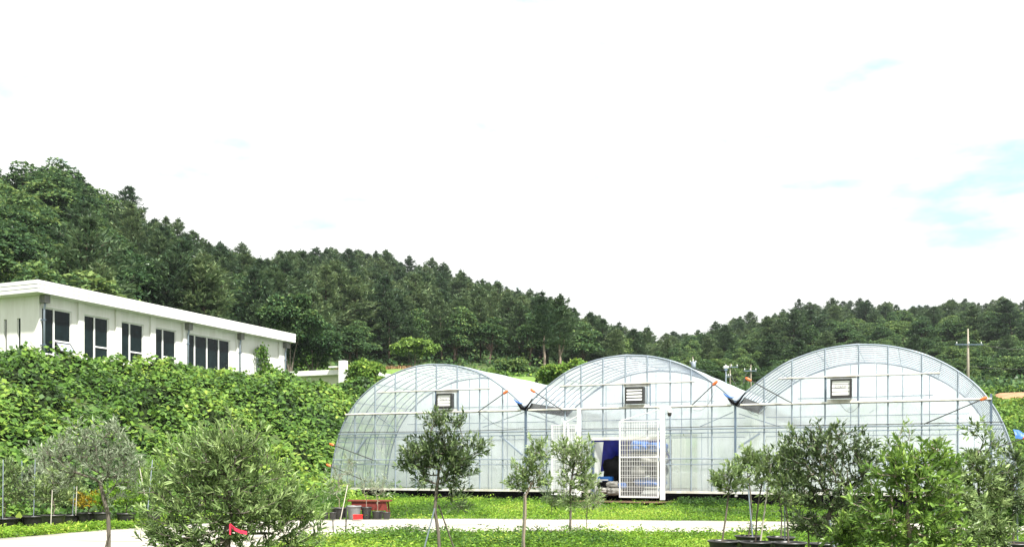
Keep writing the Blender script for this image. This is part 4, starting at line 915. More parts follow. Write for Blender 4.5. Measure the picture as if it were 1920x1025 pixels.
# two pale bare trunks between the arches
for k, (x, y0, y1, lb_) in enumerate(((1020,690,622,'pine with a tall pale bare trunk left of the forked one'), (1049,672,622,'pine with a pale forked trunk above the second greenhouse'))):
    D = 104+k*4; b_ = px(x, y0, D); b_.z = tz(b_.x, D); root = thing('pine_tree', lb_, 'tree', b_, .5, None); h = zz(y1, D)-b_.z
    mb = MB(); mb.tube([(0,0,-.3),(.1,0,h*.4),(-.05,0,h*.75),(.1,0,h)], [.17,.14,.11,.06], n=7, cap=False)
    if k: mb.tube([(.05,0,h*.45),(.55,0,h*.7),(.7,0,h)], [.1,.08,.05], n=6, cap=False)
    mb.build('trunk', M['bark_pale'], root, smooth=True); c = protos['pine'][k][0].copy(); COL.objects.link(c); c.parent = root; c.location = (0,0,h*.45); c.scale = (.8,.8,.62)

# lawn mound, cut brush strip, earth patch
def patch(name, x0, x1, D0, D1, mat, hgt, n=24, kind='structure'):
    v_ = []; f_ = []
    for j in range(n+1):
        for i in range(n+1):
            D = D0+(D1-D0)*j/n; x = x0+(x1-x0)*i/n; Xp = (x-CX)*D/F; e = math.sin(math.pi*i/n)*math.sin(math.pi*j/n); v_.append((Xp, D, tz(Xp, D)-.15+.2*min(1, e*6)+hgt*max(0, e)**.5))
    for j in range(n):
        for i in range(n): f_.append((j*(n+1)+i, j*(n+1)+i+1, (j+1)*(n+1)+i+1, (j+1)*(n+1)+i))
    return tag(mesh_np(name, v_, f_, mat, smooth=True), kind=kind)
lawn = mat_plain('lawn', (.13,.22,.035), .95, nscale=2.2, namp=.35, bump=.5)
patch('lawn_mound', 690, 800, 92, 102, lawn, .7); patch('lawn', 850, 1030, 72, 96, lawn, .1)
patch('earth_bank', 1862, 2010, 88, 94, mat_plain('earth', (.36,.19,.10), .95, nscale=1.5, namp=.3, bump=.5), .2)
rs = np.random.default_rng(9); n = 5200; xq = 632+150*rs.random(n); Dq = 99+9*rs.random(n); Xq = (xq-CX)*Dq/F
V, T, a_ = leaf_arrays(np.stack([Xq, Dq, terrain(Xq, Dq)+.1+.5*rs.random(n)], 1), rs.normal(size=(n,3))+[0,0,.5], rs.normal(size=(n,3)), .5, .16)
tag(mesh_np('cut_brush', V, T, M['brush'], None, a_), kind='stuff')
# kudzu over the slopes at right and behind the greenhouses
rs = np.random.default_rng(10); n = 75000; xq = np.where(rs.random(n) < .68, 1690+620*rs.random(n)**1.4, 560+660*rs.random(n)); Dq = np.where(xq > 1930, 42, 66)+np.where(xq > 1930, 70, 46)*rs.random(n)**.8; Xq = (xq-CX)*Dq/F; Zq = terrain(Xq, Dq)
msk = ~((xq > 690) & (xq < 800) & (Dq > 91) & (Dq < 110)) & ~((xq > 1862) & (Dq > 87.5) & (Dq < 94.5)) & ~((xq > 850) & (xq < 1030) & (Dq > 72) & (Dq < 96) & (rs.random(n) < .93)) & ((terrain(Xq, Dq) > .5) | (xq > 1930)) & ~((xq < 700) & (Dq > 77) & (Dq < 95)); n = msk.sum(); Xq, Dq, Zq = Xq[msk], Dq[msk], Zq[msk]
Zq = Zq + .9*np.abs(fbm(Xq*.5, Dq*.5))+.15*rs.random(n)
V, T, a_ = leaf_arrays(np.stack([Xq, Dq, Zq], 1), rs.normal(size=(n,3))+[0,-.7,-.3], rs.normal(size=(n,3))*.4+[0,-.3,1], .34, .3, val=np.clip(rs.normal(.5,.2,n)+.3*fbm(Xq*.2, Dq*.2),0,1), droop=.2)
tag(mesh_np('slope_creeper_leaves', V, T, M['kudzu'], None, a_), kind='stuff')

# ------------------------------------------------------------------ weeds and grass
def weeds(name, X, Y, rs, mat, hgt, blade, wid, per, spread, broad=False, valb=0.0, minz=None):
    n = len(X); base = np.stack([X, Y, terrain(X, Y)], 1)
    if minz is not None: base[:, 2] = np.maximum(base[:, 2], minz)
    C = np.repeat(base, per, 0); m_ = n*per; hh = np.repeat(hgt*(.35+1.1*rs.random(n)**1.5+.7*np.maximum(fbm(X*.9+9, Y*.9, 0, 2), 0)), per)
    C = C + np.stack([rs.normal(size=m_)*spread, rs.normal(size=m_)*spread, (rs.random(m_) if broad else rs.random(m_)*.15)*hh], 1)
    out_ = rs.normal(size=(m_,3))*[1,1,.35] + ([0,0,.25] if broad else [0,0,1.7]); nr = rs.normal(size=(m_,3))*.45+[0,-.1,1.0]
    s_ = blade*(.6+.8*rs.random(m_)); pv = np.repeat(fbm(X*.45, Y*.45, 0, 3), per)
    return leaf_arrays(C, out_, nr, s_, s_*wid, val=np.clip(.5+valb+.22*rs.normal(size=m_)+.75*pv, 0, 1), droop=.15)
rs = np.random.default_rng(55)
def pick(n, x0, x1, D0, D1, dexp=1.0):
    x = x0+(x1-x0)*rs.random(n); D = D0+(D1-D0)*rs.random(n)**dexp; return (x-CX)*D/F, D
parts = []
Xa, Ya = pick(34000, -60, 2500, 26.5, 40); kp = ~on_road(Xa, Ya, -.30+.5*fbm(Xa*.9, Ya*.9, 0, 2)+.1) & (((Xa-GO.x)*VY.x+(Ya-GO.y)*VY.y < -.15) | (bank_u(Xa, Ya) > -.3)) & (bank_u(Xa, Ya) < 1.2)
# keep the trampled soil before the doorway thin
dq = ((Xa-c0.x)*EX.x+(Ya-c0.y)*EX.y, (Xa-c0.x)*VY.x+(Ya-c0.y)*VY.y); kp &= ~((np.abs(dq[0]+.1) < 1.9) & (dq[1] > -1.9) & (rs.random(len(Xa)) < .8))
Xa, Ya = Xa[kp], Ya[kp]; parts.append(weeds('', Xa, Ya, rs, None, .10, .085, .28, 5, .07))
h = len(Xa)//2; parts.append(weeds('', Xa[:h], Ya[:h], rs, None, .14, .07, .55, 5, .08, True))
V, T, a_ = join_arr(parts); tag(mesh_np('verge_grass', V, T, M['weed'], None, a_), kind='stuff')
parts = []; Xa, Ya = pick(17000, -60, 1980, 15.5, 23.4); kp = (Ya < np.interp(Xa, NEARX, NEARY)+.12+.9*np.maximum(fbm(Xa*.8, Ya*.8, 0, 2), -.1)) & (Xa > -4.6); Xa, Ya = Xa[kp], Ya[kp]
parts.append(weeds('', Xa, Ya, rs, None, .10, .09, .16, 6, .06)); parts.append(weeds('', Xa[::2], Ya[::2], rs, None, .15, .065, .5, 7, .06, True, .0))
V, T, a_ = join_arr(parts); tag(mesh_np('foreground_grass', V, T, M['weed'], None, a_), kind='stuff')
# taller dark weeds against the greenhouse base, and along the left pots
parts = []
s_ = -8.8+26*rs.random(1500); dd = -.3-1.3*rs.random(1500)**1.6; kp = ~((s_ > 1.9) & (s_ < 6.2)) & (fbm(s_*.6, dd*0)-.02 > 0); s_, dd = s_[kp], dd[kp]
parts.append(weeds('', GO.x+EX.x*s_+VY.x*dd, GO.y+EX.y*s_+VY.y*dd, rs, None, .17, .09, .4, 24, .09, True))
Xa, Ya = pick(800, 380, 640, 30, 39); parts.append(weeds('', Xa, Ya, rs, None, .3, .1, .4, 22, .12, True, .1))
rs = np.random.default_rng(66); Xa, Ya = pick(2600, 560, 1980, 17, 22.4); kp = (Ya < np.interp(Xa, NEARX, NEARY)+.1) & (fbm(Xa*.7, Ya*.7+4, 0, 2) > .12) & (Xa > -4.4); parts.append(weeds('', Xa[kp], Ya[kp], rs, None, .22, .085, .38, 20, .09, True, .15))
V, T, a_ = join_arr(parts); tag(mesh_np('tall_weeds', V, T, M['weed_dark'], None, a_), kind='stuff')
parts = []; n = 900; t_ = rs.random(n); xq = -20+320*t_; ye = np.interp(xq, [-20,250,300], [1010,986,983]); 
Dq = np.interp(xq, [-20,0,250,320], [20.2,20.4,23.6,24.4])+.1+1.3*rs.random(n); Xq = (xq-CX)*Dq/F; parts.append(weeds('', Xq, Dq, rs, None, .17, .085, .35, 22, .11, True, .1, .02))
V, T, a_ = join_arr(parts); tag(mesh_np('roadside_weeds', V, T, M['weed'], None, a_), kind='stuff')

# ------------------------------------------------------------------ pots
def pot(name, label, x, ybase, wpx, hpx, D, mat='black_plastic', group=None, cat='pot'):
    r_ = wpx*D/F/2; h = hpx*D/F; b_ = px(x, ybase, D); root = thing(name, label, cat, b_, 0, group)
    MB().lathe([(0,.004),(r_*.74,.0),(r_*.76,.01),(r_*.93,h*.88),(r_*.94,h*.9)], 26).build('body', M[mat], root, smooth=True)
    MB().lathe([(r_*.92,h*.88),(r_*1.0,h*.885),(r_*1.02,h*.93),(r_*1.0,h),(r_*.93,h*1.0),(r_*.9,h*.86)], 26).build('rim', M[mat], root, smooth=True)
    MB().lathe([(r_*.9,h*.86),(r_*.5,h*.87),(0,h*.885)], 20).build('soil', M['soil'], root, smooth=True)
    root['hgt'] = h; return root, b_+Vector((0,0,h*.87))
def pxo(base, pts, D):                                   # pixel points to offsets from a base
    return [tuple(px(x, y, D)+Vector((0, (q[0] if q else 0), 0))-base) for x, y, *q in pts]
def blo(base, bl, D): 
    o = []
    for b_ in bl:
        c = px(b_[0], b_[1], D)-base; rx, rz_ = b_[2]*D/F, b_[3]*D/F; o.append((c.x, c.y+(b_[4] if len(b_) > 4 else 0), c.z, rx, (rx+rz_)/2*.9, rz_))
    return o
def gbase(x, D): return Vector((pxv(x, D), D, tz(pxv(x, D), D)-.03))
def olive(label, D, bx, trunk_px, blobs_px, ntips, seed, mat='olive', base=None, stakes=(), **k):
    base = base if base is not None else gbase(bx, D); T0 = [(0,0,0)]+pxo(base, trunk_px, D)
    # densify the trunk
    TT = []
    for a_, b_ in zip(T0[:-1], T0[1:]):
        for j in range(4): TT.append(tuple(Vector(a_).lerp(Vector(b_), j/4)))
    TT.append(T0[-1]); r = small_tree(k.pop('name', 'olive_tree'), label, k.pop('cat', 'tree'), base, TT, blo(base, blobs_px, D), ntips, mat, seed=seed, **k)
    return r
def stake(label, p0, p1, D, mat='wood_stake', r_=.012, D1=None, name='stake'):
    a_, b_ = px(*p0, D), px(*p1, D1 or D); o = MB().tube([Vector((0,0,0)), (b_-a_)*.5, b_-a_], r_, n=6).build(name, M[mat]); o.location = a_; return tag(o, label, 'stake')

# centre olive and its stakes
olive('broad dark olive tree on crossed stakes in front of the leftmost greenhouse', 14, 826, [(822,1000),(815,955),(818,925),(822,890)],
      [(830,800,30,28),(812,783,18,16),(862,790,14,16),(800,850,42,34),(835,850,48,42),(780,872,34,26),(880,840,34,17),(900,842,20,9),(850,880,36,30),(855,910,28,30),(795,905,24,14),(862,955,12,20)], 330, 301, 'olive_dark', r0=.026, leaf=(.072,.020), twig=.20, per=15)
stake('pale leaning stake left of the broad dark olive trunk', (792,1040), (815,952), 14.0, 'steel_light', D1=13.95); stake('dark leaning stake right of the broad dark olive trunk', (856,1040), (822,945), 14.1, 'bark', D1=14.0)
olive('slim olive sapling in front of the post between the left and middle greenhouses', 16, 984, [(982,1010),(985,965),(985,930),(1000,900)],
      [(1008,845,20,20),(1000,880,26,24),(985,905,30,16),(970,880,12,10),(952,902,8,5),(1018,900,14,14),(1025,850,8,10),(960,912,10,5)], 130, 302, 'olive', r0=.020, leaf=(.07,.021), twig=.18, per=13, wood='bark_pale')
stake('thin pale stake tied along the slim olive sapling', (978,1050), (983,925), 16.05, 'wood_stake', .013)
olive('dense olive sapling standing before the left mesh gate', 21.5, 1069, [(1069,985),(1070,950),(1069,920),(1074,880)],
      [(1078,845,34,22),(1055,850,18,22),(1085,870,26,24),(1070,900,26,20),(1095,905,20,16),(1070,940,24,18),(1088,925,14,14)], 190, 303, 'olive', r0=.028, leaf=(.085,.025), twig=.24, per=14)
olive('low leafy olive shoot spreading right of the dense sapling', 23, 1100, [(1100,965),(1102,945)], [(1108,905,16,14),(1112,935,18,16),(1100,950,16,10)], 60, 304, 'olive', r0=.012, leaf=(.085,.024), twig=.22, per=12, cat='shrub')
olive('small dark weed shrub in the grass left of the dense sapling', 29.8, 1033, [(1034,950),(1034,940)], [(1034,935,18,14),(1046,940,10,10)], 34, 305, 'olive_dark', r0=.012, leaf=(.1,.03), twig=.22, per=13, cat='shrub')
# left silvery olive
olive('silvery olive tree with a spreading crown at the left above the road', 14, 204, [(204,1000),(203,962),(195,935),(188,905)],
      [(185,815,48,22),(150,835,50,28),(210,845,46,30),(110,850,36,26),(245,860,30,22),(170,870,56,28),(205,895,40,22),(215,935,24,16),(95,870,22,18),(130,890,34,22),(240,885,36,26),(80,850,22,16),(150,795,24,14),(215,800,20,14),(255,905,20,18),(110,905,22,16)], 300, 306, 'olive_silver', r0=.03, leaf=(.062,.014), twig=.2, per=15)
stake('dark stake leaning on the silvery olive trunk', (192,1045), (206,995), 13.95, 'bark', .012)
# big foreground olive bush with the red ribbon
olive('large bushy olive filling the lower left foreground with a red ribbon', 8.6, 425, [(425,1010),(432,960),(425,910),(420,870)],
      [(425,830,42,32),(400,860,60,44),(455,850,50,44),(360,890,52,46),(420,905,72,52),(490,890,56,46),(330,950,52,40),(400,970,82,46),(480,960,66,48),(545,940,44,36),(300,1000,36,30),(380,1020,84,26),(575,960,22,18),(500,1010,64,26),(560,1010,40,24),(430,805,12,14),(375,840,22,20),(300,990,46,36),(350,1010,60,36),(450,1005,60,34),(520,960,60,40),(575,985,34,24),(300,930,34,30),(610,955,16,12)], 620, 307, 'olive', r0=.035, leaf=(.060,.013), twig=.19, per=15, up=.5, six=True)
rb = MB(); rp = [px(432,984,8.2), px(440,991,8.15), px(452,996,8.2), px(463,998,8.22)]
for a_, b_ in zip(rp[:-1], rp[1:]): rb.quad(a_+Vector((0,0,-.014)), b_+Vector((0,.004,-.017)), b_+Vector((0,0,.014)), a_+Vector((0,-.004,.016)))
rb.quad(px(430,981,8.2), px(434,984,8.19), px(433,1002,8.2), px(430.5,1001,8.2)); v0 = rp[0].copy(); rb.v = [tuple(Vector(q)-v0) for q in rb.v]; o = rb.build('ribbon', M['red_ribbon']); o.location = v0
sm = o.modifiers.new('thick', 'SOLIDIFY'); sm.thickness = .003; tag(o, 'red ribbon tied to a branch of the big foreground olive', 'ribbon')

# right: pots in the near row with saplings
near_pots = [('front left black pot holding the small round olive', 1357,1040,60,28,14.6), ('front black pot second from the left with a leaning stake', 1418,1042,62,28,14.4), ('front black pot third from the left under the big olive', 1481,1044,62,29,14.2), ('rear black pot between the first and second front pots', 1403,1027,50,24,16.2), ('rear black pot between the second and third front pots', 1464,1029,52,24,16.0), ('front black pot half hidden at the foot of the big olive', 1545,1046,52,29,14.0), ('black pot at the right edge of the photo', 1900,1044,72,28,13.2)]
pts_ = []
for lb_, x, yb, wp, hp, D in near_pots: pts_.append(pot('plant_pot', lb_, x, yb, wp, hp, D, group='black pots of the right hand saplings'))
olive('small round olive sapling in the front left pot', 14.6, 1357, [(1362,960),(1366,925),(1368,905)], [(1368,885,16,14),(1350,900,16,16),(1382,900,14,16),(1364,915,26,12)], 72, 310, 'olive', base=pts_[0][1]+Vector((-.03,0,-.03)), r0=.014, leaf=(.07,.022), twig=.17, per=12)
olive('olive sapling with a straight stem in the rear pot', 16.2, 1403, [(1410,960),(1406,915),(1402,895)], [(1402,862,24,16),(1392,880,18,12),(1418,870,16,14),(1404,850,14,10)], 78, 311, 'olive', base=pts_[3][1]+Vector((.0,0,-.03)), r0=.013, leaf=(.075,.024), twig=.18, per=12)
olive('thin forked sapling in the second front pot', 14.4, 1418, [(1419,965),(1424,930),(1430,900)], [(1432,890,14,16),(1420,905,12,12),(1446,875,12,18),(1440,850,10,14)], 60, 312, 'olive', base=pts_[1][1]+Vector((0,.05,-.03)), r0=.012, leaf=(.07,.02), twig=.17, per=11)
stake('pale stake leaning right in the second front pot', (1426,1013), (1446,868), 14.35, 'wood_stake', .012, D1=14.3)
stake('straight grey stake in the rear pot left of the thin sapling', (1411,1006), (1402,905), 16.1, 'steel_light', .012)
olive('leafy olive sapling in the third front pot', 14.2, 1481, [(1476,965),(1470,930),(1466,900)], [(1466,870,22,20),(1480,895,24,18),(1462,905,20,14),(1490,930,22,14),(1475,850,16,18)], 95, 313, 'olive', base=pts_[2][1]+Vector((-.02,0,-.03)), r0=.014, leaf=(.07,.022), twig=.17, per=13)
stake('thin upright stake in the third front pot', (1472,1012), (1470,880), 14.25, 'steel_light', .010)
olive('twiggy bare stemmed sapling in the rear pot behind the third', 16, 1464, [(1466,965),(1460,925)], [(1462,915,18,14),(1450,930,14,10),(1480,940,12,14)], 45, 318, 'olive', base=pts_[4][1]+Vector((0,0,-.03)), r0=.012, leaf=(.07,.022), twig=.18, per=11)
olive('tallest dark olive tree in front of the rightmost greenhouse', 12.8, 1566, [(1560,1000),(1552,970),(1566,935),(1580,900)],
      [(1545,820,38,24),(1580,815,26,22),(1520,850,44,36),(1570,855,56,42),(1610,855,30,36),(1500,890,40,34),(1560,905,66,42),(1610,900,36,34),(1530,945,46,28),(1590,950,46,24),(1480,850,22,34),(1478,812,16,12),(1630,835,16,16),(1640,880,20,30),(1545,985,44,26),(1500,965,30,22),(1600,985,34,24)], 430, 314, 'olive_dark', base=gbase(1572, 12.8), r0=.034, leaf=(.068,.021), twig=.19, per=13)
stake('pale stake beside the tallest dark olive trunk', (1568,1055), (1556,975), 12.7, 'steel_light', .013, D1=12.65)
# bright broad-leaved evergreens
olive('bright green glossy leaved shrub right of the tallest olive', 11.2, 1705, [(1705,1000),(1700,960),(1705,920)],
      [(1700,862,42,30),(1740,850,30,26),(1670,885,40,34),(1720,900,58,42),(1765,890,32,40),(1650,930,40,36),(1700,955,62,40),(1755,950,46,40),(1640,990,44,34),(1710,1010,80,34),(1775,1000,44,34),(1790,870,22,26),(1650,1020,50,22),(1700,905,70,50),(1620,940,26,24),(1760,1020,40,20)], 330, 315, 'laurel', base=gbase(1708, 11.2), r0=.03, leaf=(.075,.024), twig=.14, per=13, name='laurel_shrub', cat='shrub', six=True, wood='bark_pale')
olive('thin wispy sapling rising above the bright shrub', 13.4, 1672, [(1672,960),(1672,890),(1675,850)], [(1690,812,22,12),(1672,835,16,18),(1700,825,14,10),(1735,850,16,12),(1660,850,12,14),(1757,838,10,14)], 38, 316, 'olive', base=gbase(1672, 13.4), r0=.012, leaf=(.075,.022), twig=.2, per=7, wood='bark_pale')
olive('tall slender olive with a sparse top right of the bright shrub', 13, 1836, [(1836,960),(1834,880),(1833,840)],
      [(1835,803,22,12),(1815,812,14,10),(1850,825,18,16),(1868,830,10,12),(1835,860,34,24),(1815,890,30,30),(1850,900,34,34),(1820,940,40,30),(1865,935,30,26),(1795,915,22,28)], 230, 317, 'olive', base=gbase(1836, 13), r0=.02, leaf=(.072,.022), twig=.18, per=12)
olive('olive sapling cut off by the right edge of the photo', 13.2, 1902, [(1900,960),(1900,900)], [(1900,858,16,14),(1915,880,14,20),(1890,900,24,26),(1905,935,24,26),(1880,930,20,20)], 110, 319, 'olive_dark', base=pts_[6][1]+Vector((0,0,-.03)), r0=.014, leaf=(.072,.022), twig=.18, per=13)
stake('thin stake standing in the right edge pot', (1908,1012), (1906,905), 13.2, 'steel_light', .010)
olive('low dark shrub under the slender olive beside the road', 17, 1850, [(1848,985),(1846,970)], [(1835,955,46,26),(1870,965,38,26),(1800,965,34,24),(1895,975,30,24)], 230, 320, 'weed_dark', base=gbase(1850, 17), r0=.02, leaf=(.09,.032), twig=.2, per=13, cat='shrub')
olive('low leafy seedling at the foot of the big olive by the road', 13.2, 1520, [(1516,1000),(1514,985)], [(1516,985,20,14),(1498,990,12,8),(1535,990,14,12)], 50, 321, 'olive_dark', base=gbase(1518, 13.2), r0=.012, leaf=(.07,.022), twig=.15, per=12, cat='shrub')

olive('light green leafy shrub low at the bottom between the big olive and the bright shrub', 11.8, 1605, [(1605,1020),(1604,1000)], [(1590,985,26,18),(1612,1000,30,22),(1580,1015,34,16)], 90, 322, 'laurel', base=gbase(1605, 11.8), r0=.014, leaf=(.07,.023), twig=.14, per=12, cat='shrub', name='laurel_shrub')
olive('open olive shrub between the bright shrub and the slender olive', 12.2, 1800, [(1800,1020),(1798,960),(1796,920)], [(1790,915,24,30),(1805,950,28,26),(1812,985,34,24),(1790,1010,36,20)], 130, 323, 'olive', base=gbase(1800, 12.2), r0=.016, leaf=(.07,.022), twig=.16, per=12)
olive('small leafy sapling at the bottom right beside the edge pot', 12.4, 1862, [(1862,1020),(1862,990)], [(1862,985,24,20),(1850,1010,30,16),(1880,1005,18,16)], 80, 324, 'olive', base=gbase(1862, 12.4), r0=.014, leaf=(.07,.022), twig=.15, per=12, cat='shrub')

# pots and bench on the far road edge
PD = 27.4
gp = 'black pots gathered at the far road edge'
pot('plant_pot', 'tiny square black pot at the left end beside the road', 611, 972, 11, 12, PD, group=gp)
_, q1 = pot('plant_pot', 'wide black pot with tall thin plants left of the grey tub', 636, 971.5, 30, 21, PD+.3, group=gp)
pot('plant_pot', 'small black pot in front of the wide black pot', 624, 972.5, 14, 13, PD-.3, group=gp)
_, q2 = pot('plant_tub', 'big grey tub between the black pots beside the road', 664, 972, 27, 25, PD+.1, 'grey_plastic', cat='tub')
_, q3 = pot('plant_pot', 'tall black pot right of the grey tub', 687, 971.5, 20, 22, PD+.2, group=gp)
_, q4 = pot('plant_pot', 'low wide black pot left of the end pot with weedy stems', 708, 971.5, 22, 14, PD+.15, group=gp)
_, q5 = pot('plant_pot', 'round black pot at the right end in front of the red bench', 725, 972, 16, 13, PD-.1, group=gp)
cr = thing('red_crate', 'small bright red plastic crate in front of the grey tub', 'crate', px(671, 972.5, PD-.5), 0)
mb = MB(); w_, h_, d_ = .12, .13, .09
for q in ((-w_,w_,-d_,-d_+.008,0,h_), (-w_,w_,d_-.008,d_,0,h_), (-w_,-w_+.008,-d_+.008,d_-.008,0,h_), (w_-.008,w_,-d_+.008,d_-.008,0,h_), (-w_+.008,w_-.008,-d_+.008,d_-.008,0,.008)): mb.box(*q)
mb.build('body', M['red_plastic'], cr); mb = MB()
for q in ((-w_-.008,w_+.008,-d_-.008,-d_-.001,h_-.02,h_), (-w_-.008,w_+.008,d_+.001,d_+.008,h_-.02,h_)): mb.box(*q)
mb.build('rim', M['red_plastic'], cr)
bn = thing('red_bench', 'long dark red wooden bench behind the black pots', 'bench', px(697, 963, PD+1.1), R(-4))
MB().box(-.68, .58, -.22, -.08, .38, .42).build('top_board', M['rust_red'], bn, bevel=.005); MB().box(-.70, .60, -.07, .07, .385, .425).build('top_board', M['rust_red'], bn, bevel=.005); MB().box(-.68, .58, .08, .22, .38, .42).build('top_board', M['rust_red'], bn, bevel=.005)
MB().box(-.55, .46, -.18, -.15, .12, .376).build('side_panel', M['rust_red'], bn)
for sx in (-.55, .45):
    for sy in (-.16, .16): MB().tube([(sx, sy, .375), (sx+(.04 if sx < 0 else .07), sy, -.1)], .03, n=4).build('leg', M['rust_red'], bn)
for k, (q, x, D, blb, nt_, lb_) in enumerate([(q1, 636, PD+.3, [(634,905,22,28),(650,880,12,26),(622,915,12,20),(662,870,8,12)], 60, 'wispy pale olive seedlings in the wide black pot'), (q3, 687, PD+.2, [(690,915,14,20),(700,900,10,18),(680,905,8,18)], 22, 'sparse seedlings in the tall black pot'), (q4, 708, PD+.15, [(712,920,14,18),(722,905,8,18),(704,930,8,12)], 22, 'bare twiggy seedlings in the low wide pot')]):
    olive(lb_, D, x, [(x, 945), (x, 935)], blb, nt_, 330+k, 'olive_silver', base=q+Vector((0,0,-.03)), r0=.011, leaf=(.10,.022), twig=.34, per=8, wood='bark_pale', name='potted_seedling', cat='plant')
stake('pale stake leaning left across the pots by the road', (636,985), (652,908), 24.0, 'wood_stake', .011, D1=24.2); stake('dark stake standing before the grey tub', (648,1000), (650,948), 21.5, 'dark_rod', .017); stake('short dark stake at the left of the pots', (625,1000), (624,972), 21.8, 'dark_rod', .014)

# left row of pots with shrubs and canes
gl = 'black pots in the left roadside row'
lefts = [(8,972,58,26,24.2),(62,968,50,24,24.6),(100,966,44,25,23.0),(134,966,40,25,24.8),(165,962,36,24,24.6),(192,962,30,26,24.2),(236,963,34,24,24.4),(285,960,34,24,24.8)]
llb = ['black pot at the left edge of the roadside row','black pot second from the left edge in the roadside row','wide black pot third in the roadside row beside a pale cane','black pot fourth in the roadside row behind weeds','black pot under the yellow leaved plant','small black pot just left of the silvery olive trunk','grey black pot right of the silvery olive trunk','black pot at the right end of the row by the big olive']
mats_ = ['olive','olive_silver','olive','olive','yellow_leaf','weed','weed','laurel']
plb = ['loose green shrub in the left edge pot','grey green shrub in the second left roadside pot','tall loose shrub in the third left roadside pot','loose shrub in the fourth left roadside pot','yellow leaved plant behind the silvery olive','fresh green plant just left of the silvery olive trunk','light green feathery shrub right of the silvery olive','tall light green shrub beside the big foreground olive']
for k, (x, yt, wp, hp, D) in enumerate(lefts):
    yb = yt+hp*.9; _, q = pot('plant_pot', llb[k], x, yb, wp, hp, D, group=gl)
    top = [872, 880, 885, 890, 935, 930, 905, 870][k]; hh = (955-top)/2; wv2 = [34,32,30,28,22,14,30,32][k]
    olive(plb[k], D, x, [(x+2, 948), (x-2, 930 if k not in (4,5) else 946)], [(x, 950-hh*.7, wv2*1.15, hh*.6), (x-8, 950-hh*1.3, wv2*.9, hh*.5), (x+9, 950-hh*1.7, wv2*.7, hh*.4)], 150 if k not in (4,5) else 40, 340+k, mats_[k], base=q+Vector((0,0,-.03)), r0=.014, leaf=(.085,.027), twig=.26, per=13, name='potted_shrub', cat='shrub')
for k, (x0, y0, x1, y1, D, lb_) in enumerate([(5,972,6,861,23.6,'thin pale cane nearest the left edge'),(10,930,11,861,24.6,'short pale cane beside the left edge cane'),(63,968,66,860,23.6,'tall grey cane in the left potted row'),(95,990,98,918,22.4,'pale cane standing before the wide black pot'),(136,965,139,911,23.4,'pale cane of the pair left of the yellow plant'),(142,965,144,911,23.5,'second cane of the pair left of the yellow plant'),(277,955,286,861,23.4,'tall grey cane beside the big foreground olive'),(272,930,259,862,23.8,'leaning pale cane left of the tall right cane'),(41,925,41,863,25,'distant thin cane among the left shrubs')]):
    stake(lb_, (x0,y0), (x1,y1), D, 'steel_light' if k % 2 == 0 else 'wood_stake', .011, name='garden_cane')

# ------------------------------------------------------------------ utility poles, wires, blue sheet
def upole(label, x, ytop, ybot, D, r_, arms, mat='pole_concrete', name='utility_pole', cat='utility pole'):
    X0 = pxv(x, D); zb = tz(X0, D)-.3; zt = zz(ytop, D); root = thing(name, label, cat, (X0, D, zb), 0)
    MB().tube([(0,0,0), (0,0,(zt-zb)*.6), (0,0,zt-zb)], [r_*1.35, r_, r_*.45], n=10).build('pole', M[mat], root, smooth=True)
    for y_, h0, h1 in arms:
        z_ = zz(y_, D)-zb; MB().box(h0*D/F, h1*D/F, -r_-.1, -r_-.02, z_-.035, z_+.035).build('crossarm', M['steel'], root)
        for t_ in (.06, .5, .94):
            xx = (h0+(h1-h0)*t_)*D/F; MB().lathe([(0,.0),(.05,.0),(.03,.06),(.06,.1),(.03,.16),(0,.2)], 8, (xx, -r_-.06, z_+.052)).build('insulator', M['frame_white'], root, smooth=True)
    return root
upole('tall utility pole with a crossarm rising behind the rightmost greenhouse', 1815, 616, 700, 84, .11, [(646,-26,26)])
upole('small utility pole with short arms in the valley between two arches', 1369, 682, 760, 88, .06, [(688,-10,14),(706,-8,0)])
upole('utility pole with one crossarm just left of the rightmost arch', 1408, 683, 760, 92, .06, [(695,-14,10)])
upole('utility pole with a transformer above the middle greenhouse roof', 1299, 668, 720, 96, .06, [(680,-6,6)])
lp = thing('yard_lamp', 'square yard lamp on a thin post between the middle and right arches', 'lamp', (pxv(1361, 66), 66, tz(pxv(1361,66), 66)), 0)
h = zz(690, 66)-lp.location.z; MB().tube([(0,0,0),(0,0,h)], .05, n=8).build('post', M['steel_light'], lp); MB().box(-.16,.16,-.12,.12,h,h+.16).build('lamp_head', M['frame_white'], lp, bevel=.02)
MB().box(-.1,.1,-.08,.08,h-.16,h-.003).build('ballast_box', M['steel'], lp)
tr = thing('transformer', 'grey transformer can hanging on the pole above the middle roof', 'transformer', px(1300, 686, 95.8)); MB().lathe([(0,-.35),(.22,-.35),(.24,0),(.24,.4),(.18,.45),(0,.47)], 12).build('tank', M['steel_light'], tr, smooth=True)
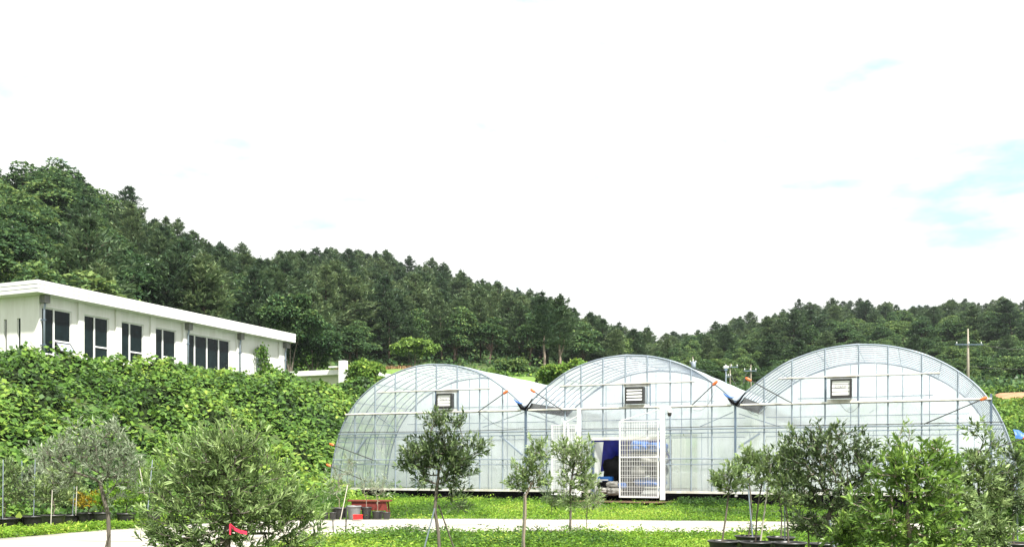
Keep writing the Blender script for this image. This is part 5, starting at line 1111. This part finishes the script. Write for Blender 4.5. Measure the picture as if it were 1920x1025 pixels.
MB().lathe([(0,.47),(.05,.47),(.03,.6),(.05,.66),(0,.7)], 8).build('bushing', M['frame_white'], tr, smooth=True)
for k, (a_, b_, D0, D1, sg, lb_) in enumerate([((1302,690),(1361,692),96,88,.2,'overhead wire from the transformer pole to the small pole'),((1375,689),(1408,701),88,92,.8,'upper sagging wire between the two small poles'),((1375,690),(1400,696),88,92,1.6,'lower sagging wire between the two small poles'),((1416,696),(1470,712),92,100,.5,'wire running right from the crossarm pole behind the arch'),((1370,700),(1395,730),88,86,.5,'stay wire dropping from the small pole to the gutter'),((1838,646),(1960,650),84,90,.3,'wire leaving the tall pole to the right'),((1822,686),(1960,688),84,90,.2,'lower wire crossing the right hillside')]):
    p0, p1 = px(*a_, D0), px(*b_, D1); o = MB().tube([(p1-p0)*(t_/12)+Vector((0,0,-sg*math.sin(math.pi*t_/12))) for t_ in range(13)], .024, n=4).build('wire', M['dark_rod'] if k != 0 else M['steel_light']); o.location = p0; tag(o, lb_, 'wire')
bt = MB()
g = lambda u_, v2: (-.1+1.6*u_, .5*v2, 1.0*v2**.6*(.8+.2*math.sin(5*u_+1))+.05*math.sin(11*u_+3*v2))
for i in range(8):
    for j in range(6): bt.quad(g(i/8,j/6), g((i+1)/8,j/6), g((i+1)/8,(j+1)/6), g(i/8,(j+1)/6))
o = bt.build('blue_sheet', M['bright_blue'], smooth=True); o.location = px(1906, 822, 34); o.scale = (.35,.35,.35); tag(o, 'bright blue plastic sheet right of the rightmost greenhouse', 'sheet')

# ------------------------------------------------------------------ thin valley haze
m, n_, o_ = newmat('haze'); pv = n_.nodes.new('ShaderNodeVolumePrincipled'); pv.inputs['Density'].default_value = .00013; pv.inputs['Color'].default_value = (.80,.88,.95,1); pv.inputs['Anisotropy'].default_value = .2
n_.links.new(pv.outputs[0], o_.inputs['Volume'])
o = MB().box(-700, 700, -140, 760, -2, 130).build('haze', m); tag(o, kind='stuff')
SC.cycles.volume_bounces = 0; SC.cycles.volume_step_rate = 10
